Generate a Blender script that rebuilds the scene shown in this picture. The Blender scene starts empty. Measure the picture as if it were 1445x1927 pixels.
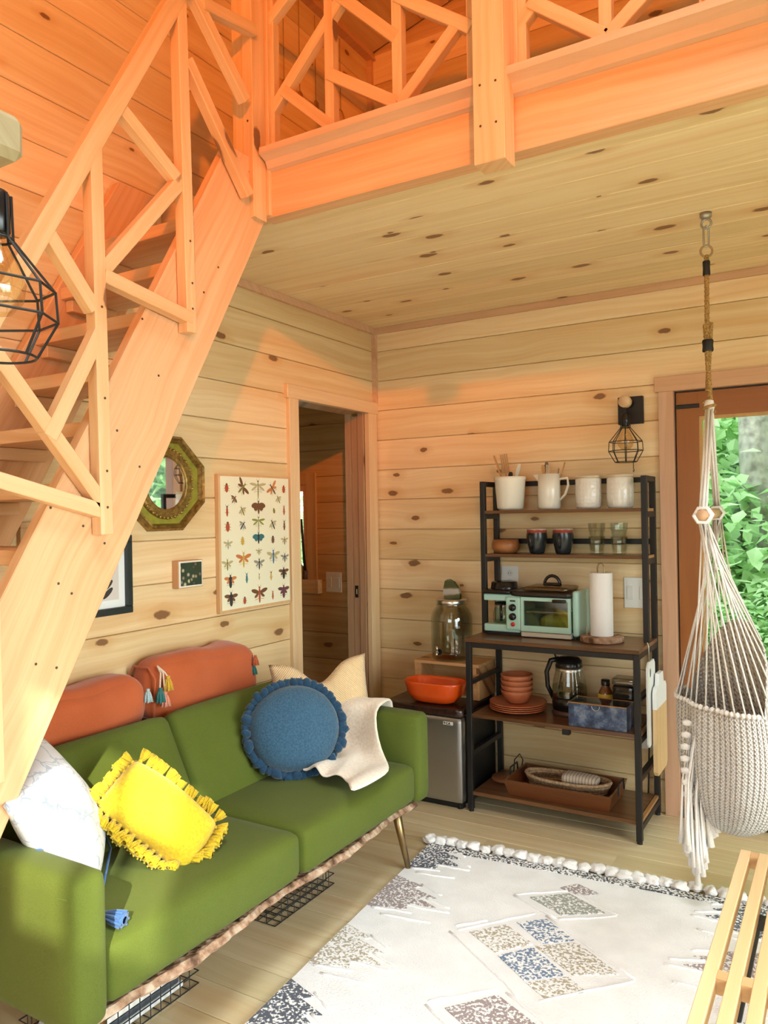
import bpy, bmesh, math, random
from mathutils import Vector, Matrix, noise
random.seed(7)
R = math.radians
S = bpy.context.scene
COL = S.collection

# ------------------------------------------------------------------ camera, light, exposure
cam_d = bpy.data.cameras.new('camera')
cam_d.sensor_fit = 'HORIZONTAL'
cam_d.sensor_width = 36.0
cam_d.lens = 36.0 * 1463.6 / 1445.0
cam_d.clip_start = 0.05
cam = bpy.data.objects.new('camera', cam_d)
COL.objects.link(cam)
yaw, pitch, roll = R(30.809), R(0.1057), R(-0.987)
fw = Vector((-math.sin(yaw) * math.cos(pitch), math.cos(yaw) * math.cos(pitch), math.sin(pitch)))
r0 = Vector((math.cos(yaw), math.sin(yaw), 0))
u0 = r0.cross(fw)
cr = r0 * math.cos(roll) + u0 * math.sin(roll)
cu = -r0 * math.sin(roll) + u0 * math.cos(roll)
cam.matrix_world = Matrix(((cr.x, cu.x, -fw.x, 0), (cr.y, cu.y, -fw.y, 0), (cr.z, cu.z, -fw.z, 1.47), (0, 0, 0, 1)))
S.camera = cam

world = bpy.data.worlds.new('sky')
S.world = world
world.use_nodes = True
wn = world.node_tree
for n in list(wn.nodes):
    wn.nodes.remove(n)
wo = wn.nodes.new('ShaderNodeOutputWorld')
bg = wn.nodes.new('ShaderNodeBackground')
bg.inputs[0].default_value = (0.86, 0.94, 1.0, 1)
bg.inputs[1].default_value = 5.0
wn.links.new(bg.outputs[0], wo.inputs[0])


def lamp(name, kind, loc, direction, power, color, **kw):
    d = bpy.data.lights.new(name, kind)
    d.energy = power
    d.color = color
    for k, v in kw.items():
        setattr(d, k, v)
    o = bpy.data.objects.new(name, d)
    COL.objects.link(o)
    o.location = loc
    o.rotation_euler = Vector(direction).to_track_quat('-Z', 'Y').to_euler()
    return o


SUN_DIR = (-0.52, 0.70, -0.49)
lamp('sun', 'SUN', (2, -6, 8), SUN_DIR, 10.0, (1.0, 0.93, 0.80), angle=R(0.6))
# daylight entering through the glazed openings of the right and rear walls
lamp('daylight_right_door', 'AREA', (2.62, 0.9, 1.25), (-1, 0, -0.62), 118, (0.88, 0.97, 1.0), shape='RECTANGLE', size=2.9, size_y=2.1, spread=R(104))
lamp('daylight_rear_window', 'AREA', (-0.1, -2.55, 1.6), (0, 1, -0.4), 14, (0.95, 0.97, 1.0), shape='RECTANGLE', size=2.4, size_y=1.5)
lamp('skylight_fill', 'AREA', (0.30, 0.60, 5.06), (-0.12, 0.12, -1), 40, (0.88, 0.96, 1.0), shape='RECTANGLE', size=1.5, size_y=1.5, spread=R(64))  # fill light, added with its roof opening to lift the floor and rug
portal = lamp('back_door_portal', 'AREA', (-0.2, 4.10, 1.1), (0, -1, 0), 1, (1, 1, 1), shape='RECTANGLE', size=0.9, size_y=1.9)
portal.data.cycles.is_portal = True
lamp('daylight_inner_window', 'AREA', (-3.2, 4.5, 1.4), (0.1, -1, -0.1), 5, (0.95, 1.0, 0.85), shape='RECTANGLE', size=0.7, size_y=0.7)

S.view_settings.view_transform = 'Standard'
S.view_settings.look = 'None'
S.view_settings.exposure = 0.0
S.view_settings.gamma = 1.0
S.view_settings.use_curve_mapping = False


# ------------------------------------------------------------------ helpers
def lin(c):
    return tuple(((v / 255.0) / 12.92 if v / 255.0 <= 0.04045 else ((v / 255.0 + 0.055) / 1.055) ** 2.4) for v in c) + (1.0,)


class NT:
    """small helper around a node tree"""
    def __init__(self, name):
        self.m = bpy.data.materials.new(name)
        self.m.use_nodes = True
        self.t = self.m.node_tree
        self.b = self.t.nodes['Principled BSDF']
        self.out = self.t.nodes['Material Output']

    def n(self, typ, **kw):
        nd = self.t.nodes.new('ShaderNode' + typ)
        for k, v in kw.items():
            if k.startswith('i_'):
                nd.inputs[k[2:].replace('_', ' ')].default_value = v
            else:
                setattr(nd, k, v)
        return nd

    def l(self, a, b):
        self.t.links.new(a, b)

    def ramp(self, fac, stops, interp='LINEAR'):
        r = self.n('ValToRGB')
        r.color_ramp.interpolation = interp
        e = r.color_ramp.elements
        while len(e) < len(stops):
            e.new(0.5)
        for i, (p, c) in enumerate(stops):
            e[i].position = p
            e[i].color = c if len(c) == 4 else tuple(c) + (1,)
        self.l(fac, r.inputs[0])
        return r.outputs[0]

    def mix(self, fac, a, b, mode='MIX'):
        m = self.n('MixRGB', blend_type=mode)
        for sock, v in ((m.inputs[0], fac), (m.inputs[1], a), (m.inputs[2], b)):
            if isinstance(v, (int, float)):
                sock.default_value = v
            elif isinstance(v, tuple):
                sock.default_value = v if len(v) == 4 else v + (1,)
            else:
                self.l(v, sock)
        return m.outputs[0]

    def math(self, op, a, b=0.0, c=None):
        m = self.n('Math', operation=op)
        for i, v in enumerate((a, b) if c is None else (a, b, c)):
            if isinstance(v, (int, float)):
                m.inputs[i].default_value = v
            else:
                self.l(v, m.inputs[i])
        return m.outputs[0]

    def bump(self, h, strength=0.2, dist=0.005):
        b = self.n('Bump')
        b.inputs['Strength'].default_value = strength
        b.inputs['Distance'].default_value = dist
        self.l(h, b.inputs['Height'])
        self.l(b.outputs[0], self.b.inputs['Normal'])


_mats = {}


def cached(f):
    def g(*a, **k):
        key = (f.__name__, a, tuple(sorted(k.items())))
        if key not in _mats:
            _mats[key] = f(*a, **k)
        return _mats[key]
    return g


@cached
def wood(light, dark, axis='x', knots=0.35, rough=0.55, var=0.5, ks=1.0, grain=1.0, coat=0.0):
    """planed timber: grain streaks along one axis, knots, colour varying from piece to piece"""
    N = NT('timber')
    tc = N.n('TexCoord')
    sp = N.n('SeparateXYZ')
    N.l(tc.outputs['Object'], sp.inputs[0])
    ax = 'xyz'.index(axis)
    o = [i for i in range(3) if i != ax]
    along = sp.outputs[ax]
    across = N.math('ADD', sp.outputs[o[0]], sp.outputs[o[1]])
    oi = N.n('ObjectInfo')
    rnd = N.math('MULTIPLY', oi.outputs['Random'], 53.0)
    a1 = N.math('ADD', along, rnd)
    wob = N.n('TexNoise', i_Scale=1.6, i_Detail=2.0)
    cv0 = N.n('CombineXYZ')
    N.l(a1, cv0.inputs[0]); N.l(across, cv0.inputs[1]); N.l(rnd, cv0.inputs[2])
    N.l(cv0.outputs[0], wob.inputs['Vector'])
    acw = N.math('ADD', across, N.math('MULTIPLY', wob.outputs[0], 0.10))
    cv = N.n('CombineXYZ')
    N.l(N.math('MULTIPLY', a1, 0.9), cv.inputs[0])
    N.l(N.math('MULTIPLY', acw, 34.0), cv.inputs[1])
    N.l(rnd, cv.inputs[2])
    g = N.n('TexNoise', i_Scale=1.0, i_Detail=5.0, i_Roughness=0.62)
    N.l(cv.outputs[0], g.inputs['Vector'])
    gr = N.ramp(g.outputs[0], [(0.34, (0, 0, 0)), (0.66, (1, 1, 1))])
    base = N.mix(N.math('MULTIPLY', gr, 0.75 * grain), light, dark)
    # broad heartwood bands
    cb = N.n('CombineXYZ')
    N.l(N.math('MULTIPLY', a1, 0.35), cb.inputs[0]); N.l(N.math('MULTIPLY', acw, 5.0), cb.inputs[1]); N.l(rnd, cb.inputs[2])
    hb = N.n('TexNoise', i_Scale=1.0, i_Detail=2.0)
    N.l(cb.outputs[0], hb.inputs['Vector'])
    band = N.ramp(hb.outputs[0], [(0.55, (0, 0, 0)), (0.72, (1, 1, 1))])
    base = N.mix(N.math('MULTIPLY', band, 0.55), base, tuple(v * k for v, k in zip(dark[:3], (0.98, 0.80, 0.66))))
    # piece to piece variation
    w = N.n('TexWhiteNoise', noise_dimensions='1D')
    N.l(rnd, w.inputs['W'])
    v = N.math('ADD', N.math('MULTIPLY', w.outputs[0], 0.30 * var), 1.0 - 0.16 * var)
    vc = N.n('CombineXYZ')
    N.l(v, vc.inputs[0]); N.l(v, vc.inputs[1]); N.l(N.math('POWER', v, 1.5), vc.inputs[2])
    base = N.mix(1.0, base, vc.outputs[0], 'MULTIPLY')
    col = base
    if knots > 0:
        ck = N.n('CombineXYZ')
        N.l(N.math('MULTIPLY', a1, 3.0 / ks), ck.inputs[0])
        N.l(N.math('MULTIPLY', N.math('ADD', across, rnd), 6.5 / ks), ck.inputs[1])
        vo = N.n('TexVoronoi', voronoi_dimensions='2D', i_Scale=1.0)
        N.l(ck.outputs[0], vo.inputs['Vector'])
        kw = N.n('TexNoise', i_Scale=26.0, i_Detail=2.0)
        N.l(cv0.outputs[0], kw.inputs['Vector'])
        d = N.math('ADD', vo.outputs['Distance'], N.math('MULTIPLY', N.math('SUBTRACT', kw.outputs[0], 0.5), 0.10))
        sc = N.n('SeparateColor')
        N.l(vo.outputs['Color'], sc.inputs[0])
        present = N.math('LESS_THAN', sc.outputs[0], knots)
        size = N.math('ADD', N.math('MULTIPLY', sc.outputs[1], 0.10), 0.045)
        q = N.math('DIVIDE', d, size)
        core = N.math('MULTIPLY', N.ramp(q, [(0.75, (1, 1, 1)), (1.0, (0, 0, 0))]), present)
        halo = N.math('MULTIPLY', N.ramp(N.math('DIVIDE', q, 3.0), [(0.25, (1, 1, 1)), (1.0, (0, 0, 0))]), present)
        col = N.mix(N.math('MULTIPLY', halo, 0.45), col, tuple(v * k for v, k in zip(dark[:3], (0.85, 0.66, 0.45))))
        col = N.mix(N.math('MULTIPLY', core, 0.85), col, (0.17, 0.066, 0.026, 1))
    N.l(col, N.b.inputs['Base Color'])
    N.b.inputs['Roughness'].default_value = rough
    N.b.inputs['Specular IOR Level'].default_value = 0.35
    N.b.inputs['Coat Weight'].default_value = coat
    N.bump(g.outputs[0], 0.12, 0.003)
    return N.m


@cached
def plain(color, rough=0.5, metal=0.0, spec=0.5, noise_amt=0.0, nscale=30.0, bump=0.0, coat=0.0, sheen=0.0):
    N = NT('surface')
    c = color if len(color) == 4 else color + (1,)
    N.b.inputs['Base Color'].default_value = c
    N.b.inputs['Roughness'].default_value = rough
    N.b.inputs['Metallic'].default_value = metal
    N.b.inputs['Specular IOR Level'].default_value = spec
    N.b.inputs['Coat Weight'].default_value = coat
    N.b.inputs['Sheen Weight'].default_value = sheen
    tc = N.n('TexCoord')
    nz = N.n('TexNoise', i_Scale=nscale, i_Detail=4.0)
    N.l(tc.outputs['Object'], nz.inputs['Vector'])
    if noise_amt > 0:
        f = N.ramp(nz.outputs[0], [(0.3, (0, 0, 0)), (0.7, (1, 1, 1))])
        N.l(N.mix(f, tuple(v * (1 - noise_amt) for v in c[:3]), tuple(min(1, v * (1 + noise_amt)) for v in c[:3])), N.b.inputs['Base Color'])
    if bump > 0:
        N.bump(nz.outputs[0], bump, 0.004)
    return N.m


@cached
def fabric(color, color2=None, scale=300.0, rough=0.9, sheen=0.3, bump=0.3, blotch=0.15):
    """woven cloth with a soft nap"""
    N = NT('cloth')
    c = color[:3]
    c2 = (color2 or tuple(v * 0.7 for v in c))[:3]
    tc = N.n('TexCoord')
    wv = N.n('TexNoise', i_Scale=scale, i_Detail=2.0)
    bl = N.n('TexNoise', i_Scale=4.0, i_Detail=3.0)
    N.l(tc.outputs['Object'], wv.inputs['Vector'])
    N.l(tc.outputs['Object'], bl.inputs['Vector'])
    base = N.mix(N.ramp(wv.outputs[0], [(0.35, (0, 0, 0)), (0.65, (1, 1, 1))]), c2, c)
    f = N.ramp(bl.outputs[0], [(0.3, (0, 0, 0)), (0.7, (1, 1, 1))])
    base = N.mix(N.math('MULTIPLY', f, blotch), base, tuple(min(1, v * 1.35 + 0.02) for v in c))
    N.l(base, N.b.inputs['Base Color'])
    N.b.inputs['Roughness'].default_value = rough
    N.b.inputs['Sheen Weight'].default_value = sheen
    N.b.inputs['Specular IOR Level'].default_value = 0.15
    N.bump(wv.outputs[0], bump, 0.002)
    return N.m


@cached
def glass(tint=(0.96, 0.99, 0.97), reflect=0.10):
    """clear thin glass: see-through with a grazing reflection"""
    N = NT('clear_glass')
    tr = N.n('BsdfTransparent'); tr.inputs[0].default_value = tint + (1,)
    gl = N.n('BsdfGlossy'); gl.inputs['Roughness'].default_value = 0.02
    lw = N.n('LayerWeight'); lw.inputs[0].default_value = 0.25
    f = N.math('ADD', N.math('MULTIPLY', N.math('POWER', lw.outputs['Facing'], 2.0), 0.45), reflect * 0.25)
    mx = N.n('MixShader')
    N.l(f, mx.inputs[0]); N.l(tr.outputs[0], mx.inputs[1]); N.l(gl.outputs[0], mx.inputs[2])
    N.l(mx.outputs[0], N.out.inputs[0])
    return N.m


def world_matrix(o):
    m = o.matrix_basis.copy()
    while o.parent:
        o = o.parent
        m = o.matrix_basis @ m
    return m


def add_obj(name, me, mat, parent=None, loc=None, rot=None):
    o = bpy.data.objects.new(name, me)
    COL.objects.link(o)
    if mat is not None and not me.materials:
        me.materials.append(mat)
    if parent is not None:
        o.parent = parent
    if loc is not None:
        o.location = loc
    if rot is not None:
        o.rotation_euler = rot
    return o


def to_mesh(bm, smooth=False, name='mesh'):
    me = bpy.data.meshes.new(name)
    bmesh.ops.recalc_face_normals(bm, faces=bm.faces)
    bm.to_mesh(me)
    bm.free()
    if smooth:
        for p in me.polygons:
            p.use_smooth = True
    return me


def part(name, bm, mat, parent, smooth=False, world=True, label=None):
    """one part; its bmesh is written in world coordinates and moved into the frame of its parent"""
    if world and parent is not None:
        bmesh.ops.transform(bm, matrix=world_matrix(parent).inverted(), verts=bm.verts)
    o = add_obj(name, to_mesh(bm, smooth, name), mat, parent)
    if label:
        o['label'] = label
    return o


def tag(o, label, cat, group=None):
    o['label'] = label
    o['category'] = cat
    if group:
        o['group'] = group
    return o


def thing(name, label, cat, loc=(0, 0, 0), rotz=0.0, group=None):
    o = bpy.data.objects.new(name, None)
    o.empty_display_size = 0.1
    COL.objects.link(o)
    o.location = loc
    o.rotation_euler = (0, 0, rotz)
    return tag(o, label, cat, group)


def single(name, bm, mat, label, cat, loc=(0, 0, 0), group=None, smooth=False):
    """a thing that is one mesh (bmesh in world coordinates), its origin at loc"""
    bmesh.ops.translate(bm, vec=-Vector(loc), verts=bm.verts)
    o = add_obj(name, to_mesh(bm, smooth, name), mat)
    o.location = loc
    return tag(o, label, cat, group)


def structure(name, bm, mat, parent=None, world=True):
    o = part(name, bm, mat, parent, world=world)
    if parent is None:
        o['kind'] = 'structure'
    return o


def copy_thing(root, loc, rotz=None, label=None):
    """a copy of a thing together with its parts and sub-parts"""
    def cp(o, par):
        c = o.copy()
        COL.objects.link(c)
        c.parent = par
        for ch in [x for x in bpy.data.objects if x.parent == o]:
            cp(ch, c)
        return c
    r = cp(root, None)
    r.location = loc
    if rotz is not None:
        r.rotation_euler = (0, 0, rotz)
    if label:
        r['label'] = label
    return r


# ---- bmesh shapes (all add to bm)
def box(bm, lo, hi, bev=0.0, seg=1, mtx=None):
    lo, hi = Vector(lo), Vector(hi)
    t = bmesh.new()
    bmesh.ops.create_cube(t, size=1.0)
    bmesh.ops.scale(t, vec=hi - lo, verts=t.verts)
    if bev > 0:
        bmesh.ops.bevel(t, geom=list(t.edges), offset=bev, segments=seg, profile=0.5, affect='EDGES')
    bmesh.ops.translate(t, vec=(lo + hi) / 2, verts=t.verts)
    if mtx is not None:
        bmesh.ops.transform(t, matrix=mtx, verts=t.verts)
    join(bm, t)
    return bm


def join(bm, t):
    me = bpy.data.meshes.new('t')
    t.to_mesh(me)
    t.free()
    bm.from_mesh(me)
    bpy.data.meshes.remove(me)


def B(lo, hi, bev=0.0, seg=1, mtx=None):
    return box(bmesh.new(), lo, hi, bev, seg, mtx)


def frame_of(d, up=(0, 0, 1)):
    d = Vector(d).normalized()
    up = Vector(up)
    if abs(d.dot(up)) > 0.98:
        up = Vector((0, 1, 0)) if abs(d.y) < 0.9 else Vector((1, 0, 0))
    s = d.cross(up).normalized()
    return d, s, s.cross(d).normalized()


def tube(bm, pts, r, n=8, cap=True, closed=False):
    """round tube along points; r a number or one radius for each point"""
    pts = [Vector(p) for p in pts]
    m = len(pts)
    rs = r if isinstance(r, (list, tuple)) else [r] * m
    rings = []
    side = None
    for i, p in enumerate(pts):
        if closed:
            d = pts[(i + 1) % m] - pts[i - 1]
        else:
            d = pts[min(i + 1, m - 1)] - pts[max(i - 1, 0)]
        d = d.normalized()
        if side is None:
            _, side, up = frame_of(d)
        side = (side - d * side.dot(d)).normalized()
        up = side.cross(d)
        rings.append([bm.verts.new(p + (side * math.cos(2 * math.pi * k / n) + up * math.sin(2 * math.pi * k / n)) * rs[i]) for k in range(n)])
    for i in range(m if closed else m - 1):
        a, b = rings[i], rings[(i + 1) % m]
        for k in range(n):
            bm.faces.new((a[k], a[(k + 1) % n], b[(k + 1) % n], b[k]))
    if cap and not closed:
        bm.faces.new(rings[0][::-1])
        bm.faces.new(rings[-1])
    return bm


def lathe(bm, prof, c=(0, 0, 0), n=24, sx=1.0, sy=1.0, axis=None):
    """profile of (radius, height) turned about z through c; axis turns it about another direction"""
    c = Vector(c)
    d, s, u = (Vector((0, 0, 1)), Vector((1, 0, 0)), Vector((0, 1, 0))) if axis is None else frame_of(axis)
    rings = []
    for r, z in prof:
        if r < 1e-6:
            rings.append([bm.verts.new(c + d * z)])
        else:
            rings.append([bm.verts.new(c + d * z + s * (r * sx * math.cos(2 * math.pi * k / n)) + u * (r * sy * math.sin(2 * math.pi * k / n))) for k in range(n)])
    for a, b in zip(rings, rings[1:]):
        if len(a) == 1 and len(b) == 1:
            continue
        for k in range(n):
            k2 = (k + 1) % n
            if len(a) == 1:
                bm.faces.new((a[0], b[k2], b[k]))
            elif len(b) == 1:
                bm.faces.new((a[k], a[k2], b[0]))
            else:
                bm.faces.new((a[k], a[k2], b[k2], b[k]))
    return bm


def prism(bm, poly, p0, ex, ey, ez):
    """polygon in the (ex, ey) plane through p0, pushed along the vector ez"""
    p0, ex, ey, ez = Vector(p0), Vector(ex), Vector(ey), Vector(ez)
    a = [bm.verts.new(p0 + ex * x + ey * y) for x, y in poly]
    b = [bm.verts.new(v.co + ez) for v in a]
    bm.faces.new(a[::-1])
    bm.faces.new(b)
    k = len(a)
    for i in range(k):
        bm.faces.new((a[i], a[(i + 1) % k], b[(i + 1) % k], b[i]))
    return bm


_board_cache = {}


def board_mesh(L, w, t, ch=0.003):
    """board along local x, width along local y, thickness along local z with eased face edges (face = +z)"""
    key = (round(L, 3), round(w, 3), round(t, 3), ch)
    if key not in _board_cache:
        bm = bmesh.new()
        g = 0.0012
        poly = [(g, 0), (w - g, 0), (w - g, t - ch), (w - g - ch, t), (g + ch, t), (g, t - ch)]
        prism(bm, poly, (0, 0, 0), (0, 1, 0), (0, 0, 1), (L, 0, 0))
        _board_cache[key] = to_mesh(bm, name='board')
    return _board_cache[key]


def board(name, origin, along, width_dir, L, w, t, mat, parent, ch=0.003):
    """a board from origin along one direction; its face looks along (along x width_dir)"""
    a, wd = Vector(along).normalized(), Vector(width_dir).normalized()
    n = a.cross(wd)
    me = board_mesh(L, w, t, ch)
    o = bpy.data.objects.new(name, me)
    COL.objects.link(o)
    if not me.materials:
        me.materials.append(None)
    o.material_slots[0].link = 'OBJECT'
    o.material_slots[0].material = mat
    m = Matrix(((a.x, wd.x, n.x, origin[0]), (a.y, wd.y, n.y, origin[1]), (a.z, wd.z, n.z, origin[2]), (0, 0, 0, 1)))
    if parent is not None:
        o.parent = parent
        m = world_matrix(parent).inverted() @ m
    o.matrix_basis = m
    return o


def timber(name, p0, p1, w, h, mat, parent, up=(0, 0, 1), bev=0.002, ext=(0, 0)):
    """a squared stick from p0 to p1: w across, h along up"""
    p0, p1 = Vector(p0), Vector(p1)
    d, s, u = frame_of(p1 - p0, up)
    p0 = p0 - d * ext[0]
    L = (p1 - p0).length + ext[1]
    bm = B((0, -w / 2, -h / 2), (L, w / 2, h / 2), bev)
    o = add_obj(name, to_mesh(bm, name=name), mat, parent)
    m = Matrix(((d.x, -s.x, u.x, p0.x), (d.y, -s.y, u.y, p0.y), (d.z, -s.z, u.z, p0.z), (0, 0, 0, 1)))
    o.matrix_basis = m if parent is None else world_matrix(parent).inverted() @ m
    return o


# ------------------------------------------------------------------ timber colours
P_LIGHT, P_DARK = (0.83, 0.64, 0.38, 1), (0.70, 0.45, 0.21, 1)
pine_x = wood(P_LIGHT, P_DARK, 'x', 0.30, 0.5, 0.8)
pine_ceil = wood((0.88, 0.71, 0.44, 1), (0.76, 0.54, 0.28, 1), 'x', 0.34, 0.5, 0.6)
pine_stud = wood((0.80, 0.51, 0.28, 1), (0.66, 0.35, 0.15, 1), 'x', 0.10, 0.5, 0.3)
fir = wood((0.78, 0.47, 0.255, 1), (0.62, 0.30, 0.13, 1), 'x', 0.16, 0.5, 0.3, 1.6)
trim_m = wood((0.72, 0.45, 0.28, 1), (0.58, 0.33, 0.19, 1), 'x', 0.0, 0.5, 0.2)
red_door = wood((0.34, 0.115, 0.022, 1), (0.25, 0.075, 0.014, 1), 'x', 0.0, 0.35, 0.2, 1.0, 0.6, 0.3)
bamboo = wood((0.74, 0.62, 0.40, 1), (0.60, 0.46, 0.25, 1), 'x', 0.0, 0.32, 0.45, 1.0, 1.0, 0.15)
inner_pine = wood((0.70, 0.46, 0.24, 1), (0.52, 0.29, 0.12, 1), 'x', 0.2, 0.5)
black_m = plain((0.012, 0.011, 0.011), 0.5, 0.0, 0.4)
black_gloss = plain((0.010, 0.009, 0.009), 0.22, 0.0, 0.5)
white_pl = plain((0.80, 0.79, 0.76), 0.4)
brass_dark = plain((0.36, 0.25, 0.12), 0.32, 1.0)
steel = plain((0.62, 0.60, 0.56), 0.28, 1.0)

# ------------------------------------------------------------------ the room shell
X0, Y0, BW, ZB = -2.38, 3.906, 0.1735, -0.011
XR, YR = 2.4, -2.4
ROOF_Z, ROOF_S = 4.17, 0.25


def roof_z(x):
    return ROOF_Z + ROOF_S * (x - X0)


# floor of bamboo planks laid along x
floor = structure('floor', B((X0 - 2.0, YR - 0.1, -0.12), (XR + 0.1, 4.35, -0.012)), plain((0.30, 0.2, 0.1), 0.7))
pw = 0.128
rows = int((Y0 + 0.02 - YR) / pw) + 1
for i in range(rows):
    y = YR + i * pw
    x = X0 - 0.02 - random.random() * 1.2
    while x < XR:
        L = 1.83
        a, b = max(x, X0), min(x + L, XR)
        if b - a > 0.05:
            board('plank', (a, y, -0.012), (1, 0, 0), (0, 1, 0), b - a, pw, 0.012, bamboo, floor, 0.0012)
        x += L

# left wall: backing and pine boards
DOOR_T = 2.05
bm = bmesh.new()
box(bm, (X0 - 0.12, YR, -0.02), (X0 - 0.0152, 3.10, 4.2))
box(bm, (X0 - 0.12, 3.10, DOOR_T + 0.02), (X0 - 0.0152, Y0 + 0.1, 4.2))
box(bm, (X0 - 0.12, 3.86, -0.02), (X0 - 0.0152, Y0 + 0.1, DOOR_T + 0.02))
wall_left = structure('wall_left', bm, inner_pine)
k = 0
while ZB + k * BW < 4.17:
    z = ZB + k * BW
    end = 3.066 if z < 2.04 else Y0
    z0 = max(z, 0.001)
    j = 0.55 + 0.9 * ((k * 7) % 5) / 5.0 if k % 2 else 99
    if j < 50:
        board('board', (X0 - 0.015, YR, z0), (0, 1, 0), (0, 0, 1), j - YR - 0.2, z + BW - z0, 0.015, pine_x, wall_left)
        board('board', (X0 - 0.015, j - 0.2, z0), (0, 1, 0), (0, 0, 1), end - j + 0.2, z + BW - z0, 0.015, pine_x, wall_left)
    else:
        board('board', (X0 - 0.015, YR, z0), (0, 1, 0), (0, 0, 1), end - YR, z + BW - z0, 0.015, pine_x, wall_left)
    k += 1

# back wall with the glazed door opening
DX0, DX1, DT = -0.70, 0.30, 2.03
bm = bmesh.new()
box(bm, (X0 - 0.0151, Y0 + 0.0152, -0.02), (DX0 - 0.02, Y0 + 0.12, 4.2))
box(bm, (DX0 - 0.02, Y0 + 0.0152, DT + 0.02), (DX1 + 0.02, Y0 + 0.12, 4.2))
box(bm, (DX1 + 0.02, Y0 + 0.0152, -0.02), (XR, Y0 + 0.12, 4.2))
prism(bm, [(X0, 4.2), (XR, 4.2), (XR, roof_z(XR))], (0, Y0 + 0.0152, 0), (1, 0, 0), (0, 0, 1), (0, 0.1, 0))
wall_back = structure('wall_back', bm, inner_pine)
k = 0
while ZB + k * BW < roof_z(XR):
    z = ZB + k * BW
    z0 = max(z, 0.001)
    spans = [(X0, DX0 - 0.05), (DX1 + 0.05, XR)] if z < 2.0 else [(max(X0, X0 + (z + BW - ROOF_Z) / ROOF_S), XR)]
    if not (2.56 < z + BW / 2 < 2.72):
        for a, b in spans:
            if b - a > 0.1:
                board('board', (a, Y0 + 0.015, z0), (1, 0, 0), (0, 0, 1), b - a, z + BW - z0, 0.015, pine_x, wall_back)
    k += 1

# loft deck: ceiling boards below, deck above
CE = 2.555
ceiling = structure('ceiling', B((X0, 2.262, CE + 0.0152), (XR, Y0, 2.735)), inner_pine)
y = Y0
while y > 2.262:
    w = min(0.172, y - 2.262)
    board('board', (X0, y, CE + 0.015), (1, 0, 0), (0, -1, 0), XR - X0, w, 0.015, pine_ceil, ceiling)
    y -= 0.172

# sloped roof boards
SKX0, SKX1, SKY0, SKY1 = -0.5, 1.1, -0.2, 1.4


def roof_piece(bm, xa, xb, ya, yb):
    prism(bm, [(xa, roof_z(xa) + 0.02), (xb, roof_z(xb) + 0.02), (xb, roof_z(xb) + 0.15), (xa, roof_z(xa) + 0.15)], (0, ya, 0), (1, 0, 0), (0, 0, 1), (0, yb - ya, 0))


bm = bmesh.new()
roof_piece(bm, X0 - 0.1, SKX0, YR - 0.1, Y0 + 0.12)
roof_piece(bm, SKX1, XR + 0.1, YR - 0.1, Y0 + 0.12)
roof_piece(bm, SKX0, SKX1, YR - 0.1, SKY0)
roof_piece(bm, SKX0, SKX1, SKY1, Y0 + 0.12)
roof = structure('ceiling_loft', bm, inner_pine)
sl = Vector((1, 0, ROOF_S)).normalized()
n_b = int((XR - X0) / sl.x / 0.18)
for i in range(n_b + 1):
    p = Vector((X0, 0, ROOF_Z + 0.015)) + sl * (i * 0.18)
    inside = p.x + 0.17 > SKX0 and p.x < SKX1
    for ya, yb in (((YR, SKY0), (SKY1, Y0)) if inside else ((YR, Y0),)):
        board('board', (p.x, ya, p.z), (0, 1, 0), sl, yb - ya, 0.18, 0.015, pine_x, roof)
# skylight added to brighten the floor from above
bm = bmesh.new()
prism(bm, [(SKX0, roof_z(SKX0) + 0.10), (SKX1, roof_z(SKX1) + 0.10), (SKX1, roof_z(SKX1) + 0.104), (SKX0, roof_z(SKX0) + 0.104)], (0, SKY0, 0), (1, 0, 0), (0, 0, 1), (0, SKY1 - SKY0, 0))
structure('window_added', bm, glass())
structure('wall_sun_block', B((1.35, -2.3, 5.10), (2.45, 0.9, 7.4)), plain((0.4, 0.36, 0.33), 0.9))  # unseen block added to keep the sun out of the skylight

# right wall (large glazed opening) and rear wall (windows); both outside the photograph
bm = bmesh.new()
box(bm, (XR, YR, -0.02), (XR + 0.12, -0.6, 5.5))
box(bm, (XR, 2.4, -0.02), (XR + 0.12, Y0 + 0.12, 5.5))
box(bm, (XR, -0.6, 2.3), (XR + 0.12, 2.4, 5.5))
structure('wall_right', bm, wood(P_LIGHT, P_DARK, 'y', 0.2, 0.5))
bm = bmesh.new()
W1 = (-1.3, 1.1, 0.85, 2.35)
W2 = (0.86, 1.40, 2.93, 3.68)
box(bm, (X0 - 0.1, YR - 0.12, -0.02), (W1[0], YR, 5.5))
box(bm, (W1[0], YR - 0.12, -0.02), (W1[1], YR, W1[2]))
box(bm, (W1[0], YR - 0.12, W1[3]), (W2[0], YR, 5.5))
box(bm, (W2[0], YR - 0.12, W1[3]), (W2[1], YR, W2[2]))
box(bm, (W2[0], YR - 0.12, W2[3]), (W2[1], YR, 5.5))
box(bm, (W2[1], YR - 0.12, W1[3]), (XR + 0.12, YR, 5.5))
box(bm, (W1[1], YR - 0.12, -0.02), (XR + 0.12, YR, W1[3]))
structure('wall_rear', bm, wood(P_LIGHT, P_DARK, 'x', 0.2, 0.5))


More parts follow.
